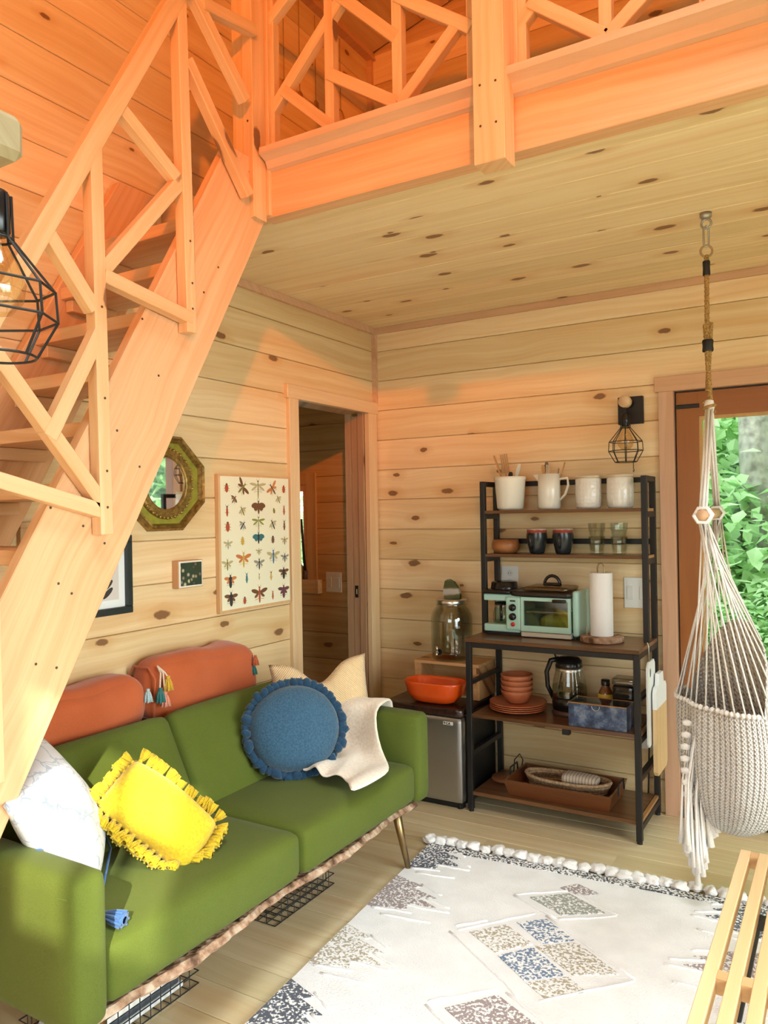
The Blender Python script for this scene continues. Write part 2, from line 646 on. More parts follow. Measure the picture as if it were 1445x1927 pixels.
def window(name, x0, x1, z0, z1, y, vbars, hbars, mat, plane='y'):
    def bb(a, b, c, d, dy0=-0.07, dy1=0.01):
        return B((a, y + dy0, c), (b, y + dy1, d)) if plane == 'y' else B((y - dy1, a, c), (y - dy0, b, d))
    g = structure(name, bb(x0, x1, z0, z1, -0.035, -0.031), glass())
    for a, b, c, d in ((x0, x0 + 0.045, z0, z1), (x1 - 0.045, x1, z0, z1), (x0 + 0.045, x1 - 0.045, z0, z0 + 0.045), (x0 + 0.045, x1 - 0.045, z1 - 0.045, z1)):
        structure('frame', bb(a, b, c, d), mat, g)
    for v in vbars:
        structure('muntin', bb(v - 0.016, v + 0.016, z0 + 0.045, z1 - 0.045, -0.05, -0.01), mat, g)
    for h in hbars:
        structure('muntin', bb(x0 + 0.045, x1 - 0.045, h - 0.016, h + 0.016, -0.049, -0.011), mat, g)
    return g


window('window_1', *W1, YR, (-0.5, 0.3), (), red_door)
window('window_2', *W2, YR, (1.13,), (3.33,), red_door)
window('window_3', -0.6, 2.4, 0.0, 2.3, XR, (0.9,), (), red_door, 'x')
# unseen slab added outside the right-hand opening to keep direct sun off the floor
structure('trim_sun_shield', B((XR + 0.12, -3.0, 2.55), (XR + 2.4, 4.4, 2.68)), inner_pine)

# ------------------------------------------------------------------ trims
t = 0.018
structure('trim_2', B((X0, 2.262, CE - 0.036), (X0 + t, Y0, CE - 0.001)), trim_m)
structure('trim_3', B((X0 + t, Y0 - t, CE - 0.036), (XR, Y0, CE - 0.001)), trim_m)
structure('trim_4', B((X0, Y0 - 0.026, 2.116), (X0 + 0.024, Y0, CE - 0.037)), trim_m)
structure('trim_sun_shield5', B((X0, Y0 - 0.026, 2.74), (X0 + 0.03, Y0, 4.16)), trim_m)
bm = bmesh.new()
prism(bm, [(X0, 4.12), (X0 + 0.05, 4.12), (X0 + 0.03, 4.175), (X0, 4.168)], (0, YR, 0), (1, 0, 0), (0, 0, 1), (0, Y0 - YR, 0))
structure('trim_sun_shield6', bm, trim_m)
# doorway in the left wall: casings, jambs, sliding door edge
cas_y = wood((0.80, 0.60, 0.36, 1), (0.70, 0.45, 0.24, 1), 'z', 0.0, 0.5, 0.2)
cas_h = wood((0.80, 0.60, 0.36, 1), (0.70, 0.45, 0.24, 1), 'y', 0.05, 0.5, 0.2)
jamb_m = wood((0.50, 0.30, 0.17, 1), (0.38, 0.20, 0.10, 1), 'z', 0.14, 0.55, 0.2)
structure('trim_5', B((X0 - 0.01, 3.062, 0.0), (X0 + 0.022, 3.138, DOOR_T), 0.002), cas_y)
structure('trim_6', B((X0 - 0.01, 3.802, 0.0), (X0 + 0.022, 3.890, DOOR_T), 0.002), cas_y)
structure('trim_7', B((X0 - 0.01, 3.045, DOOR_T), (X0 + 0.024, 3.904, DOOR_T + 0.068), 0.002), cas_h)
structure('trim_8', B((X0 - 0.135, 3.118, 0.0), (X0 - 0.0105, 3.138, DOOR_T)), jamb_m)
structure('trim_9', B((X0 - 0.135, 3.138, DOOR_T), (X0 - 0.0105, 3.80, DOOR_T + 0.02)), jamb_m)
pd = structure('door_2', B((X0 - 0.092, 3.790, 0.01), (X0 - 0.052, 3.86, DOOR_T - 0.015)), jamb_m)
bm = B((X0 - 0.083, 3.7865, 0.985), (X0 - 0.061, 3.790, 1.055), 0.001)
lp = structure('latch_plate', bm, black_m, pd)
structure('latch', B((X0 - 0.076, 3.7835, 1.005), (X0 - 0.068, 3.7868, 1.035), 0.001), brass_dark, pd)
structure('trim_sun_shield0', B((X0 - 0.135, 3.786, 0.0), (X0 - 0.096, 3.80, DOOR_T)), jamb_m)
structure('trim_sun_shield1', B((X0 - 0.048, 3.786, 0.0), (X0 - 0.0105, 3.80, DOOR_T)), jamb_m)

# room beyond the doorway
IY = 4.25
bm = bmesh.new()
IW = (-3.75, -3.135, 1.055, 1.675)
for a, b, c, d in ((-4.4, IW[0], -0.02, 2.5), (IW[1], X0 - 0.1, -0.02, 2.5), (IW[0], IW[1], -0.02, IW[2]), (IW[0], IW[1], IW[3], 2.5)):
    box(bm, (a, IY + 0.0152, c), (b, IY + 0.1, d))
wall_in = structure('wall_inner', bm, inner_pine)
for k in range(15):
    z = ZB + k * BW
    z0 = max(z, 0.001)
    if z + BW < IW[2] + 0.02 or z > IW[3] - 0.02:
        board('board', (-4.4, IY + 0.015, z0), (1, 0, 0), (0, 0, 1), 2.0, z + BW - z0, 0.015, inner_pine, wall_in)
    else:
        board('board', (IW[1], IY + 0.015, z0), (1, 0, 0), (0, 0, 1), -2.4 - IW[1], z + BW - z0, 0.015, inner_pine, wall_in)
structure('wall_side', B((-4.5, 1.6, -0.02), (-4.4, IY + 0.1, 2.5)), wood(P_LIGHT, P_DARK, 'y', 0.2, 0.5))
structure('wall_end', B((-4.4, 1.5, -0.02), (X0 - 0.12, 1.6, 2.5)), inner_pine)
structure('ceiling_inner', B((-4.5, 1.5, 2.42), (X0 - 0.12, IY + 0.1, 2.5)), inner_pine)
wi = window('window_4', IW[0], IW[1], IW[2], IW[3], IY + 0.08, (), (), trim_m)
structure('trim_sun_shield2', B((IW[1], IY - 0.014, IW[2] - 0.02), (IW[1] + 0.075, IY + 0.014, IW[3] + 0.075)), wood((0.70, 0.46, 0.24, 1), (0.52, 0.29, 0.12, 1), 'z', 0.0, 0.5))
structure('trim_sun_shield3', B((IW[0], IY - 0.014, IW[3]), (IW[1], IY + 0.014, IW[3] + 0.075)), inner_pine)
structure('trim_sun_shield4', B((IW[0] - 0.05, IY - 0.05, IW[2] - 0.11), (IW[1] + 0.11, IY + 0.014, IW[2] - 0.02)), inner_pine)

# ------------------------------------------------------------------ glazed timber door in the back wall
cas_r = wood((0.66, 0.40, 0.26, 1), (0.56, 0.31, 0.19, 1), 'z', 0.0, 0.5, 0.1)
structure('trim_sun_shield7', B((DX0 - 0.075, Y0 - 0.02, 0.0), (DX0 - 0.006, Y0 + 0.016, DT), 0.002), cas_r)
structure('trim_sun_shield8', B((DX1 + 0.006, Y0 - 0.02, 0.0), (DX1 + 0.075, Y0 + 0.016, DT), 0.002), cas_r)
structure('trim_sun_shield9', B((DX0 - 0.092, Y0 - 0.022, DT), (DX1 + 0.092, Y0 + 0.016, DT + 0.072), 0.002), trim_m)
structure('trim_20', B((DX0 - 0.02, Y0 - 0.02, 0.0), (DX1 + 0.02, Y0 + 0.14, 0.035), 0.004), plain((0.05, 0.042, 0.035), 0.45))
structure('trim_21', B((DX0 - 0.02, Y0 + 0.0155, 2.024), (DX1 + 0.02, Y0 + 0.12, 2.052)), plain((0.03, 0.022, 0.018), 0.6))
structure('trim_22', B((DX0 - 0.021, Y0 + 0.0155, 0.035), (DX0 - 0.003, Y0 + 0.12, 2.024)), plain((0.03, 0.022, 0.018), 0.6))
gd = structure('door_1', B((DX0 + 0.10, 3.952, 0.27), (DX1 - 0.10, 3.957, 1.905)), glass((0.97, 1.0, 0.98), 0.02))
rv = wood((0.34, 0.115, 0.022, 1), (0.25, 0.075, 0.014, 1), 'z', 0.0, 0.35, 0.2, 1.0, 0.6, 0.3)
structure('stile', B((DX0, 3.925, 0.045), (DX0 + 0.10, 3.975, 2.022)), rv, gd)
structure('stile', B((DX1 - 0.10, 3.925, 0.045), (DX1, 3.975, 2.022)), rv, gd)
structure('rail', B((DX0 + 0.1001, 3.925, 1.905), (DX1 - 0.1001, 3.975, 2.022)), red_door, gd)
structure('rail', B((DX0 + 0.1001, 3.925, 0.045), (DX1 - 0.1001, 3.975, 0.27)), red_door, gd)
bead = wood((0.62, 0.36, 0.13, 1), (0.52, 0.28, 0.09, 1), 'z', 0.0, 0.4, 0.1)
for a, b, c, d in ((DX0 + 0.1, DX0 + 0.116, 0.27, 1.905), (DX1 - 0.116, DX1 - 0.1, 0.27, 1.905), (DX0 + 0.116, DX1 - 0.116, 0.27, 0.286), (DX0 + 0.116, DX1 - 0.116, 1.889, 1.905)):
    structure('glazing_bead', B((a, 3.936, c), (b, 3.951, d)), bead, gd)
structure('bolt_plate', B((DX0 + 0.002, 3.917, 1.945), (DX0 + 0.105, 3.925, 1.964), 0.002), black_m, gd)

# ------------------------------------------------------------------ loft edge: beam, cap, posts, railing
beam = thing('loft_beam', 'heavy planed pine beam carrying the edge of the loft', 'beam', (-0.2, 2.2, 2.54))
timber('beam_face', (-1.80, 2.23, 2.64), (XR, 2.23, 2.64), 0.062, 0.20, fir, beam)
bm = bmesh.new()
prism(bm, [(2.135, 2.765), (2.262, 2.765), (2.262, 2.738), (2.198, 2.738), (2.198, 2.70), (2.180, 2.705), (2.168, 2.728), (2.135, 2.742)], (-1.76, 0, 0), (0, 1, 0), (0, 0, 1), (XR + 1.76, 0, 0))
part('cap_moulding', bm, trim_m, beam)

rail = thing('loft_railing', 'loft guard rail of square pine sticks crossed at odd angles', 'railing', (-1.2, 2.22, 2.766))
# corner posts (built up from three sticks) and middle post
timber('post', (-1.845, 2.155, 2.50), (-1.845, 2.155, 3.75), 0.050, 0.060, pine_stud, rail, (0, 1, 0))
timber('post', (-1.792, 2.150, 2.52), (-1.792, 2.150, 3.75), 0.045, 0.070, pine_stud, rail, (0, 1, 0))
timber('post', (-1.80, 2.222, 2.545), (-1.80, 2.222, 3.75), 0.085, 0.070, pine_stud, rail, (0, 1, 0))
timber('post', (-0.881, 2.150, 2.49), (-0.881, 2.150, 3.75), 0.098, 0.078, pine_stud, rail, (0, 1, 0))
timber('post', (-0.881, 2.225, 2.766), (-0.881, 2.225, 3.75), 0.12, 0.06, pine_stud, rail, (0, 1, 0))
timber('post', (0.95, 2.19, 2.50), (0.95, 2.19, 3.75), 0.098, 0.10, pine_stud, rail, (0, 1, 0))
timber('top_rail', (-1.80, 2.215, 3.72), (XR, 2.215, 3.72), 0.09, 0.04, pine_stud, rail)
RY = 2.222
for x in (-1.762, -1.505, -1.238, -0.972, -0.815, -0.565, -0.30, 0.0, 0.3, 0.6):
    timber('baluster', (x, RY, 2.766), (x, RY, 3.70), 0.036, 0.036, pine_stud, rail, (0, 1, 0))
for a, b in (((-1.80, 2.89), (-1.43, 3.25)), ((-1.79, 3.235), (-1.55, 3.40)), ((-1.704, 2.984), (-1.50, 2.80)), ((-1.505, 2.98), (-1.24, 2.805)),
             ((-1.46, 3.235), (-1.24, 3.02)), ((-1.238, 3.155), (-0.972, 2.96)), ((-1.23, 2.80), (-1.02, 2.99)), ((-0.835, 2.905), (-0.70, 3.04)),
             ((-0.782, 2.975), (-0.565, 2.80)), ((-0.558, 2.80), (-0.30, 3.00)), ((-0.565, 3.18), (-0.30, 3.02)), ((-0.30, 2.80), (0.0, 3.05))):
    nb_ = 0.0011 * (int(a[0] * 1000) % 7 - 3)
    timber('brace', (a[0], RY - 0.004 + nb_, a[1]), (b[0], RY - 0.004 + nb_, b[1]), 0.034, 0.040, pine_stud, rail)

# ------------------------------------------------------------------ staircase
stair = thing('staircase', 'steep open pine staircase climbing along the wall to the loft', 'staircase', (-2.08, 0.75, 0.0))
SL = 1.75


def z_low(y):
    return 0.703 + (y - 1.155) * SL


def stringer_poly(top_cut):
    pts = []
    yf = 1.155 - 0.703 / SL
    pts += [(yf, 0.0), (2.198, z_low(2.198)), (2.198, 2.735), (2.01, 2.735)]
    yt = 1.155 - (0.703 + 0.595) / SL
    pts += [(yt, 0.0)]
    return pts


def put_stringer(x, label=None):
    d = Vector((0, 1, SL)).normalized()
    bm = bmesh.new()
    poly = stringer_poly(0)
    prism(bm, poly, (x, 0, 0), (0, 1, 0), (0, 0, 1), (0.04, 0, 0))
    bmesh.ops.bevel(bm, geom=list(bm.edges), offset=0.003, segments=1, affect='EDGES')
    m = Matrix(((0, -1, 0, 0), (d.y, 0, -d.z, 0), (d.z, 0, d.y, 0), (0, 0, 0, 1)))
    m = Matrix.Translation((x, 0.75, 0)) @ m
    bmesh.ops.transform(bm, matrix=m.inverted(), verts=bm.verts)
    o = add_obj('stringer', to_mesh(bm, name='stringer'), fir, stair)
    o.matrix_basis = world_matrix(stair).inverted() @ m
    return o


put_stringer(-1.83)
put_stringer(-2.372)
kt = 0
z = 2.446
while z > 0.1:
    yc = 1.155 + (z - 0.703) / SL
    y0 = yc - 0.315
    timber('tread', (-2.332, y0 + 0.12, z - 0.02), (-1.831, y0 + 0.12, z - 0.02), 0.22, 0.04, fir, stair, (0, 0, 1))
    for xs in (-2.312, -1.851):
        timber('cleat', (xs, y0 + 0.03, z - 0.061), (xs, y0 + 0.22, z - 0.061), 0.036, 0.040, pine_stud, stair)
    z -= 0.176
    kt += 1

srail = thing('stair_railing', 'stair hand rail with square pine posts and criss-cross braces', 'railing', (-1.77, 1.0, 0.5))
SX = -1.768
sy = lambda y, z, dx=0.0: (SX + dx, y, z)
timber('handrail', sy(0.60, 1.02), sy(1.86, 3.27), 0.04, 0.052, pine_stud, srail, (0, 0, 1))
for (ya, za), (yb, zb) in (((1.783, 2.045), (1.763, 3.10)), ((1.447, 1.425), (1.431, 2.50)), ((1.115, 0.84), (1.10, 1.90)), ((0.80, 0.30), (0.79, 1.34))):
    timber('newel_post', sy(ya, za), sy(yb, zb), 0.040, 0.040, pine_stud, srail, (0, 1, 0))
for (ya, za), (yb, zb) in (((1.527, 2.638), (1.750, 2.510)), ((1.790, 2.905), (2.075, 2.575)), ((1.80, 3.16), (2.075, 2.905)), ((1.86, 3.12), (2.12, 3.17)),
                           ((1.450, 2.150), (1.765, 2.520)), ((1.455, 2.140), (1.79, 2.090)), ((1.285, 2.205), (1.425, 2.04)), ((1.440, 1.985), (1.275, 1.68)),
                           ((1.115, 1.895), (1.445, 1.505)), ((1.115, 1.572), (1.447, 1.488)), ((0.95, 1.60), (1.10, 1.46)), ((1.10, 1.40), (0.93, 1.10))):
    nb_ = 0.0012 * (int(ya * 1000) % 7 - 3)
    timber('brace', sy(ya, za, nb_), sy(yb, zb, nb_), 0.035, 0.040, pine_stud, srail)

# unseen spot lamp added to turn the loft and the stair head orange
LC = Vector((1.62, -2.02, 3.42))
spot = thing('orange_fill_lamp', 'added black spot lamp, out of view on the rear wall, tinting the loft orange', 'lamp', LC)
sd = Vector((-0.62, 0.78, 0.075)).normalized()
part('shade', lathe(bmesh.new(), [(0.0, -0.16), (0.05, -0.15), (0.06, -0.02), (0.075, 0.03), (0.068, 0.03), (0.055, -0.02), (0.0, -0.05)], LC, 20, axis=sd), black_m, spot, True)
part('bracket', tube(bmesh.new(), [LC - sd * 0.14, Vector((LC.x + 0.1, YR + 0.005, LC.z))], 0.012), black_m, spot)
lamp('orange_fill_light', 'SPOT', LC + sd * 0.04, sd, 900, (1.0, 0.20, 0.0), spot_size=R(50), spot_blend=0.7, shadow_soft_size=0.06)

# screw heads in the posts and the near stringer
scr_me = to_mesh(lathe(bmesh.new(), [(0.0038, 0.0), (0.0038, 0.0008), (0, 0.0008)], (0, 0, 0), 8), False, 'screw')
scr_me.materials.append(plain((0.10, 0.05, 0.025), 0.5, 0.3))


def screw(parent, loc, normal):
    o_ = bpy.data.objects.new('screw', scr_me)
    COL.objects.link(o_)
    o_.parent = parent
    o_.matrix_basis = world_matrix(parent).inverted() @ Matrix.Translation(Vector(loc)) @ Vector((0, 0, 1)).rotation_difference(Vector(normal)).to_matrix().to_4x4()


for x in (-0.907, -0.858):
    for z in (2.60, 2.72):
        screw(rail, (x, 2.1108, z), (0, -1, 0))
for z in (2.60, 2.68, 2.86):
    screw(rail, (-1.792, 2.1148, z), (0, -1, 0))
for y, z in ((1.786, 2.12), (1.786, 2.20), (1.78, 2.33), (1.448, 1.50), (1.448, 1.60), (1.445, 1.80), (1.44, 2.05)):
    screw(srail, (SX + 0.0202, y, z), (1, 0, 0))
for y, z in ((1.80, 2.45), (1.95, 2.30), (1.62, 2.06), (1.88, 2.20), (1.52, 1.72), (1.60, 1.62), (1.40, 1.45), (1.47, 1.40), (1.32, 1.30), (1.36, 1.27), (1.25, 1.10), (1.31, 1.08), (1.68, 1.90), (1.30, 1.50), (1.44, 1.62)):
    screw(stair, (-1.7898, y, z), (1, 0, 0))

# ------------------------------------------------------------------ soft shapes
def rbox(bm, lo, hi, r, n=8, dome=(0, 0, 0), wob=0.0, mtx=None, seed=0.0):
    """upholstered block: rounded box with slightly domed faces"""
    lo, hi = Vector(lo), Vector(hi)
    c, h = (lo + hi) / 2, (hi - lo) / 2
    t = bmesh.new()
    bmesh.ops.create_cube(t, size=2.0)
    bmesh.ops.subdivide_edges(t, edges=list(t.edges), cuts=n, use_grid_fill=True)
    for v in t.verts:
        u = [math.sin(x * math.pi / 2) for x in v.co]
        p = Vector((u[0] * h[0], u[1] * h[1], u[2] * h[2]))
        q = Vector([max(-(h[i] - r), min(h[i] - r, p[i])) for i in range(3)])
        d = p - q
        if d.length > 1e-9:
            p = q + d.normalized() * r
        for i in range(3):
            if dome[i]:
                a, b = [j for j in range(3) if j != i]
                p[i] += math.copysign(dome[i] * (1 - u[a] ** 2) * (1 - u[b] ** 2), u[i]) * abs(u[i])
        if wob:
            p += noise.noise_vector(p * 6.0 + Vector((seed, seed * 2, 3.1))) * wob
        v.co = c + p
    if mtx is not None:
        bmesh.ops.transform(t, matrix=mtx, verts=t.verts)
    join(bm, t)
    return bm


def basis(center, normal, up=(0, 0, 1), spin=0.0):
    """matrix whose z looks along normal, y close to up"""
    z = Vector(normal).normalized()
    y = Vector(up) - z * Vector(up).dot(z)
    y.normalize()
    x = y.cross(z)
    m = Matrix(((x.x, y.x, z.x, center[0]), (x.y, y.y, z.y, center[1]), (x.z, y.z, z.z, center[2]), (0, 0, 0, 1)))
    return m @ Matrix.Rotation(spin, 4, 'Z')


def pillow(bm, w, h, t, mtx, n=20, ears=0.06, wob=0.006, chop=0.0, seed=1.0, round_=False, power=0.55):
    """stuffed cushion in the local xy plane, or a round one"""
    vs = {}
    for s in (1, -1):
        for i in range(n + 1):
            for j in range(n + 1):
                u, v = -1 + 2 * i / n, -1 + 2 * j / n
                edge = i in (0, n) or j in (0, n)
                if edge and s < 0:
                    vs[(s, i, j)] = vs[(1, i, j)]
                    continue
                if round_:
                    x = u * math.sqrt(max(0, 1 - v * v / 2))
                    y = v * math.sqrt(max(0, 1 - u * u / 2))
                    rr = min(1.0, math.hypot(x, y))
                    zz = (1 - rr ** 2.6) ** power
                    x, y = x * w / 2, y * h / 2
                else:
                    x = u * w / 2 * (1 - ears * (1 - v ** 4))
                    y = v * h / 2 * (1 - ears * (1 - u ** 4))
                    zz = ((1 - abs(u) ** 2.3) * (1 - abs(v) ** 2.3)) ** power
                    if chop and v > 0:
                        y -= chop * math.exp(-(u / 0.38) ** 2) * v ** 2
                z = s * t / 2 * zz
                p = Vector((x, y, z))
                p += noise.noise_vector(p * 9.0 + Vector((seed, seed, seed))) * wob * (0.3 + zz)
                vs[(s, i, j)] = bm.verts.new(mtx @ p)
    for s in (1, -1):
        for i in range(n):
            for j in range(n):
                f = [vs[(s, i, j)], vs[(s, i + 1, j)], vs[(s, i + 1, j + 1)], vs[(s, i, j + 1)]]
                f2 = []
                for q in f:
                    if q not in f2:
                        f2.append(q)
                if len(f2) > 2:
                    try:
                        bm.faces.new(f2 if s > 0 else f2[::-1])
                    except ValueError:
                        pass
    return bm


def tassel_mesh(r, L, strands=7, seed=0):
    rnd = random.Random(seed)
    bm = bmesh.new()
    lathe(bm, [(0, 0.0), (r * 0.45, -0.02 * L), (r * 0.5, -0.14 * L), (r * 0.36, -0.20 * L), (r * 0.55, -0.28 * L), (r * 0.8, -0.62 * L), (r, -L * 0.97), (r * 0.5, -L)], n=8)
    for k in range(strands):
        a = 2 * math.pi * k / strands
        e = Vector((math.cos(a) * r * 1.1, math.sin(a) * r * 1.1, -L * (0.92 + 0.12 * rnd.random())))
        tube(bm, [(math.cos(a) * r * 0.4, math.sin(a) * r * 0.4, -L * 0.22), (math.cos(a) * r * 0.85, math.sin(a) * r * 0.85, -L * 0.6), e], r * 0.18, 4)
    return to_mesh(bm, True, 'tassel')


def place(name, me, mat, parent, loc, direction, scale=1.0):
    """a piece whose local -z hangs along direction, at a world place"""
    o = bpy.data.objects.new(name, me)
    COL.objects.link(o)
    if not me.materials:
        me.materials.append(mat)
    q = Vector((0, 0, -1)).rotation_difference(Vector(direction).normalized())
    m = Matrix.Translation(Vector(loc)) @ q.to_matrix().to_4x4() @ Matrix.Scale(scale, 4)
    if parent is not None:
        o.parent = parent
        m = world_matrix(parent).inverted() @ m
    o.matrix_basis = m
    return o


# ------------------------------------------------------------------ sofa
velvet = fabric((0.094, 0.118, 0.016), (0.074, 0.094, 0.011), 500.0, 0.8, 0.06, 0.08, 0.18)
sofa = thing('sofa', 'green velvet two-seat sofa with slim arms and brass legs', 'sofa', (-1.9, 2.0, 0.0))
FX = -1.52
part('seat_cushion', rbox(bmesh.new(), (-2.02, 1.242, 0.300), (FX, 2.006, 0.455), 0.035, 10, (0.006, 0.0, 0.012)), velvet, sofa, True)
part('seat_cushion', rbox(bmesh.new(), (-2.02, 2.010, 0.300), (FX + 0.006, 2.764, 0.455), 0.035, 10, (0.006, 0.0, 0.012)), velvet, sofa, True)
tilt = Matrix.Translation((-1.93, 0, 0.42)) @ Matrix.Rotation(R(-27), 4, 'Y')
for a, b in ((1.245, 2.004), (2.010, 2.775)):
    part('back_cushion', rbox(bmesh.new(), (-0.13, a, -0.02), (0.0, b, 0.395), 0.04, 10, (0.016, 0, 0.006), mtx=tilt), velvet, sofa, True)
part('back_frame', rbox(bmesh.new(), (-2.366, 1.16, 0.29), (-2.21, 2.80, 0.685), 0.02, 4), velvet, sofa, True)
for a, b in ((1.135, 1.240), (2.766, 2.872)):
    bm = bmesh.new()
    rbox(bm, (-2.22, a, 0.285), (FX + 0.012, b, 0.648), 0.032, 8, (0.004, 0.004, 0.0))
    arm = part('arm', bm, velvet, sofa, True)
    part('piping', tube(bmesh.new(), [(-2.18, a + 0.004, 0.605), (FX - 0.01, a + 0.004, 0.605)], 0.004, 6), velvet, arm, True)
# live-edge plank the upholstery rests on
rn = random.Random(3)
top, bot = [], []
ny = 60
bm = bmesh.new()
prev = None
for i in range(ny + 1):
    y = 1.20 + (2.79 - 1.20) * i / ny
    wv = 0.010 * math.sin(y * 9.0) + 0.008 * noise.noise(Vector((y * 14, 0, 0))) + 0.005 * rn.random()
    ring = [bm.verts.new(p) for p in ((-2.20, y, 0.262), (-2.20, y, 0.292), (FX - 0.020 + wv, y, 0.292), (FX - 0.008 + wv * 1.2, y, 0.276), (FX - 0.030 + wv * 1.4, y, 0.258))]
    if prev:
        for q in range(5):
            bm.faces.new((prev[q], prev[(q + 1) % 5], ring[(q + 1) % 5], ring[q]))
    else:
        bm.faces.new(ring[::-1])
    prev = ring
bm.faces.new(prev)
bark = NT('bark_edge')
tcn = bark.n('TexCoord')
bv = bark.n('TexVoronoi', i_Scale=55.0)
bark.l(tcn.outputs['Object'], bv.inputs['Vector'])
bz = bark.n('TexNoise', i_Scale=24.0, i_Detail=5.0)
bark.l(tcn.outputs['Object'], bz.inputs['Vector'])
bc = bark.ramp(bz.outputs[0], [(0.36, (0.10, 0.045, 0.022)), (0.5, (0.36, 0.20, 0.12)), (0.62, (0.50, 0.36, 0.26))])
bark.l(bc, bark.b.inputs['Base Color'])
bark.b.inputs['Roughness'].default_value = 0.8
bark.bump(bv.outputs['Distance'], 0.6, 0.01)
part('live_edge_plank', bm, bark.m, sofa, label='live-edge timber plank with a bark front edge')
for y, dy in ((2.735, 0.055), (1.275, -0.05)):
    for x, dx in ((-1.60, 0.024), (-2.12, -0.02)):
        leg = tube(bmesh.new(), [(x, y, 0.262), (x + dx * 0.5, y + dy * 0.5, 0.13), (x + dx, y + dy, 0.006)], [0.020, 0.015, 0.011], 14)
        lo = part('leg', leg, brass_dark, sofa, True)
        part('foot_pad', lathe(bmesh.new(), [(0, 0), (0.012, 0), (0.012, 0.008), (0, 0.008)], (x + dx, y + dy, 0.0), 14), black_m, lo)

# wire baskets on the floor under the sofa
wire_m = plain((0.05, 0.055, 0.06), 0.4, 0.7)


def wire_basket(label, y0, y1, x0=-2.05, x1=-1.775, h=0.15):
    t = thing('wire_basket', label, 'basket', ((x0 + x1) / 2, (y0 + y1) / 2, 0.0), group='wire baskets under the sofa')
    rr = 0.0022
    for z in (0.006, 0.045, 0.09, h):
        part('rim_wire' if z == h else 'wire', tube(bmesh.new(), [(x0, y0, z), (x1, y0, z), (x1, y1, z), (x0, y1, z)], rr * (1.6 if z == h else 1), 5, closed=True), wire_m, t)
    n = int((y1 - y0) / 0.036)
    for i in range(1, n):
        y = y0 + (y1 - y0) * i / n
        part('wire', tube(bmesh.new(), [(x0, y, h), (x0, y, 0.004), (x1, y, 0.004), (x1, y, h)], rr, 4), wire_m, t)
    for i in range(1, 7):
        x = x0 + (x1 - x0) * i / 7
        part('wire', tube(bmesh.new(), [(x, y0, h), (x, y0, 0.008), (x, y1, 0.008), (x, y1, h)], rr, 4), wire_m, t)
    part('handle', tube(bmesh.new(), [(x1 + 0.003, (y0 + y1) / 2 + 0.05 * math.cos(a), h - 0.002 - 0.05 * math.sin(a)) for a in [math.pi * k / 8 for k in range(9)]], 0.003, 6), steel, t, True)
    return t


wire_basket('wire basket under the sofa holding folded papers', 1.36, 1.79)
wire_basket('empty wire basket under the sofa, nearer the brass leg', 2.17, 2.54)
for k, (c, lab) in enumerate((((0.72, 0.72, 0.74), 'white booklet lying at the bottom of the wire basket'), ((0.06, 0.07, 0.09), 'dark booklet lying on top of another in the wire basket'), ((0.78, 0.76, 0.72), 'pale folded paper leaning in the wire basket'))):
    z = 0.010 + k * 0.021
    bb = rbox(bmesh.new(), (-2.02, 1.40 + 0.015 * k, z), (-1.80, 1.75 - 0.02 * k, z + 0.019), 0.003, 2)
    single('booklet', bb, plain(c, 0.6), lab, 'booklet', (-1.9, 1.57, z), 'papers in the wire basket')

# ------------------------------------------------------------------ cushions on the sofa
rust = fabric((0.46, 0.095, 0.026), (0.37, 0.072, 0.018), 450.0, 0.75, 0.3, 0.08, 0.4)
mustard = fabric((0.70, 0.40, 0.03), None, 260.0)
teal = fabric((0.03, 0.17, 0.16), None, 260.0)
pinkt = fabric((0.80, 0.30, 0.20), None, 260.0)
paleb = fabric((0.45, 0.58, 0.60), None, 260.0)
tas = tassel_mesh(0.016, 0.055, 8, 1)


def tassel(parent, mat, loc, L=1.0, d=(0, 0, -1), me=None, name='tassel'):
    me2 = (me or tas)
    o = place(name, me2.copy() if False else me2, None, parent, loc, d, L)
    o.material_slots[0].link = 'OBJECT' if o.material_slots else 'DATA'
    o.material_slots[0].material = mat
    return o


for m_ in (tas,):
    m_.materials.append(None)


def bolster(label, y0, y1, zt, seed):
    t = thing('bolster_cushion', label, 'cushion', (-2.28, (y0 + y1) / 2, 0.686), group='rust velvet bolsters behind the sofa back')
    bm = rbox(bmesh.new(), (-2.372, y0, 0.688), (-2.215, y1, zt), 0.05, 14, (0.012, 0.012, 0.018), 0.028, seed=seed)
    part('cover', bm, rust, t, True)
    ring = [(-2.372 + 0.012, y0 + 0.004, 0.72), (-2.23, y0 + 0.002, 0.715), (-2.222, y0 + 0.004, zt - 0.05), (-2.26, y0 + 0.006, zt - 0.012), (-2.34, y0 + 0.006, zt - 0.012), (-2.366, y0 + 0.004, zt - 0.05)]
    part('seam_cord', tube(bmesh.new(), ring, 0.004, 6, closed=True), rust, t, True)
    return t


b2 = bolster('long rust velvet bolster cushion behind the sofa back, hung with three tassels', 2.04, 2.62, 0.918, 2.0)
b1 = bolster('rust velvet bolster cushion behind the sofa back, tucked under the stairs', 1.36, 1.985, 0.885, 9.0)
for (y, z, m_) in ((2.085, 0.872, mustard), (2.046, 0.835, teal), (2.07, 0.815, pinkt)):
    c = part('tassel_cord', tube(bmesh.new(), [(-2.235, 2.068, 0.912), (-2.207, (2.068 + y) / 2, 0.89), (-2.200, y, z)], 0.003, 5), fabric((0.75, 0.62, 0.5)), b2)
    tassel(c, m_, (-2.198, y, z + 0.004), 1.0)
tassel(b2, teal, (-2.21, 2.588, 0.83), 0.8)
tassel(b2, rust, (-2.20, 2.588, 0.87), 0.8)
tassel(b1, paleb, (-2.205, 1.993, 0.845), 0.9)

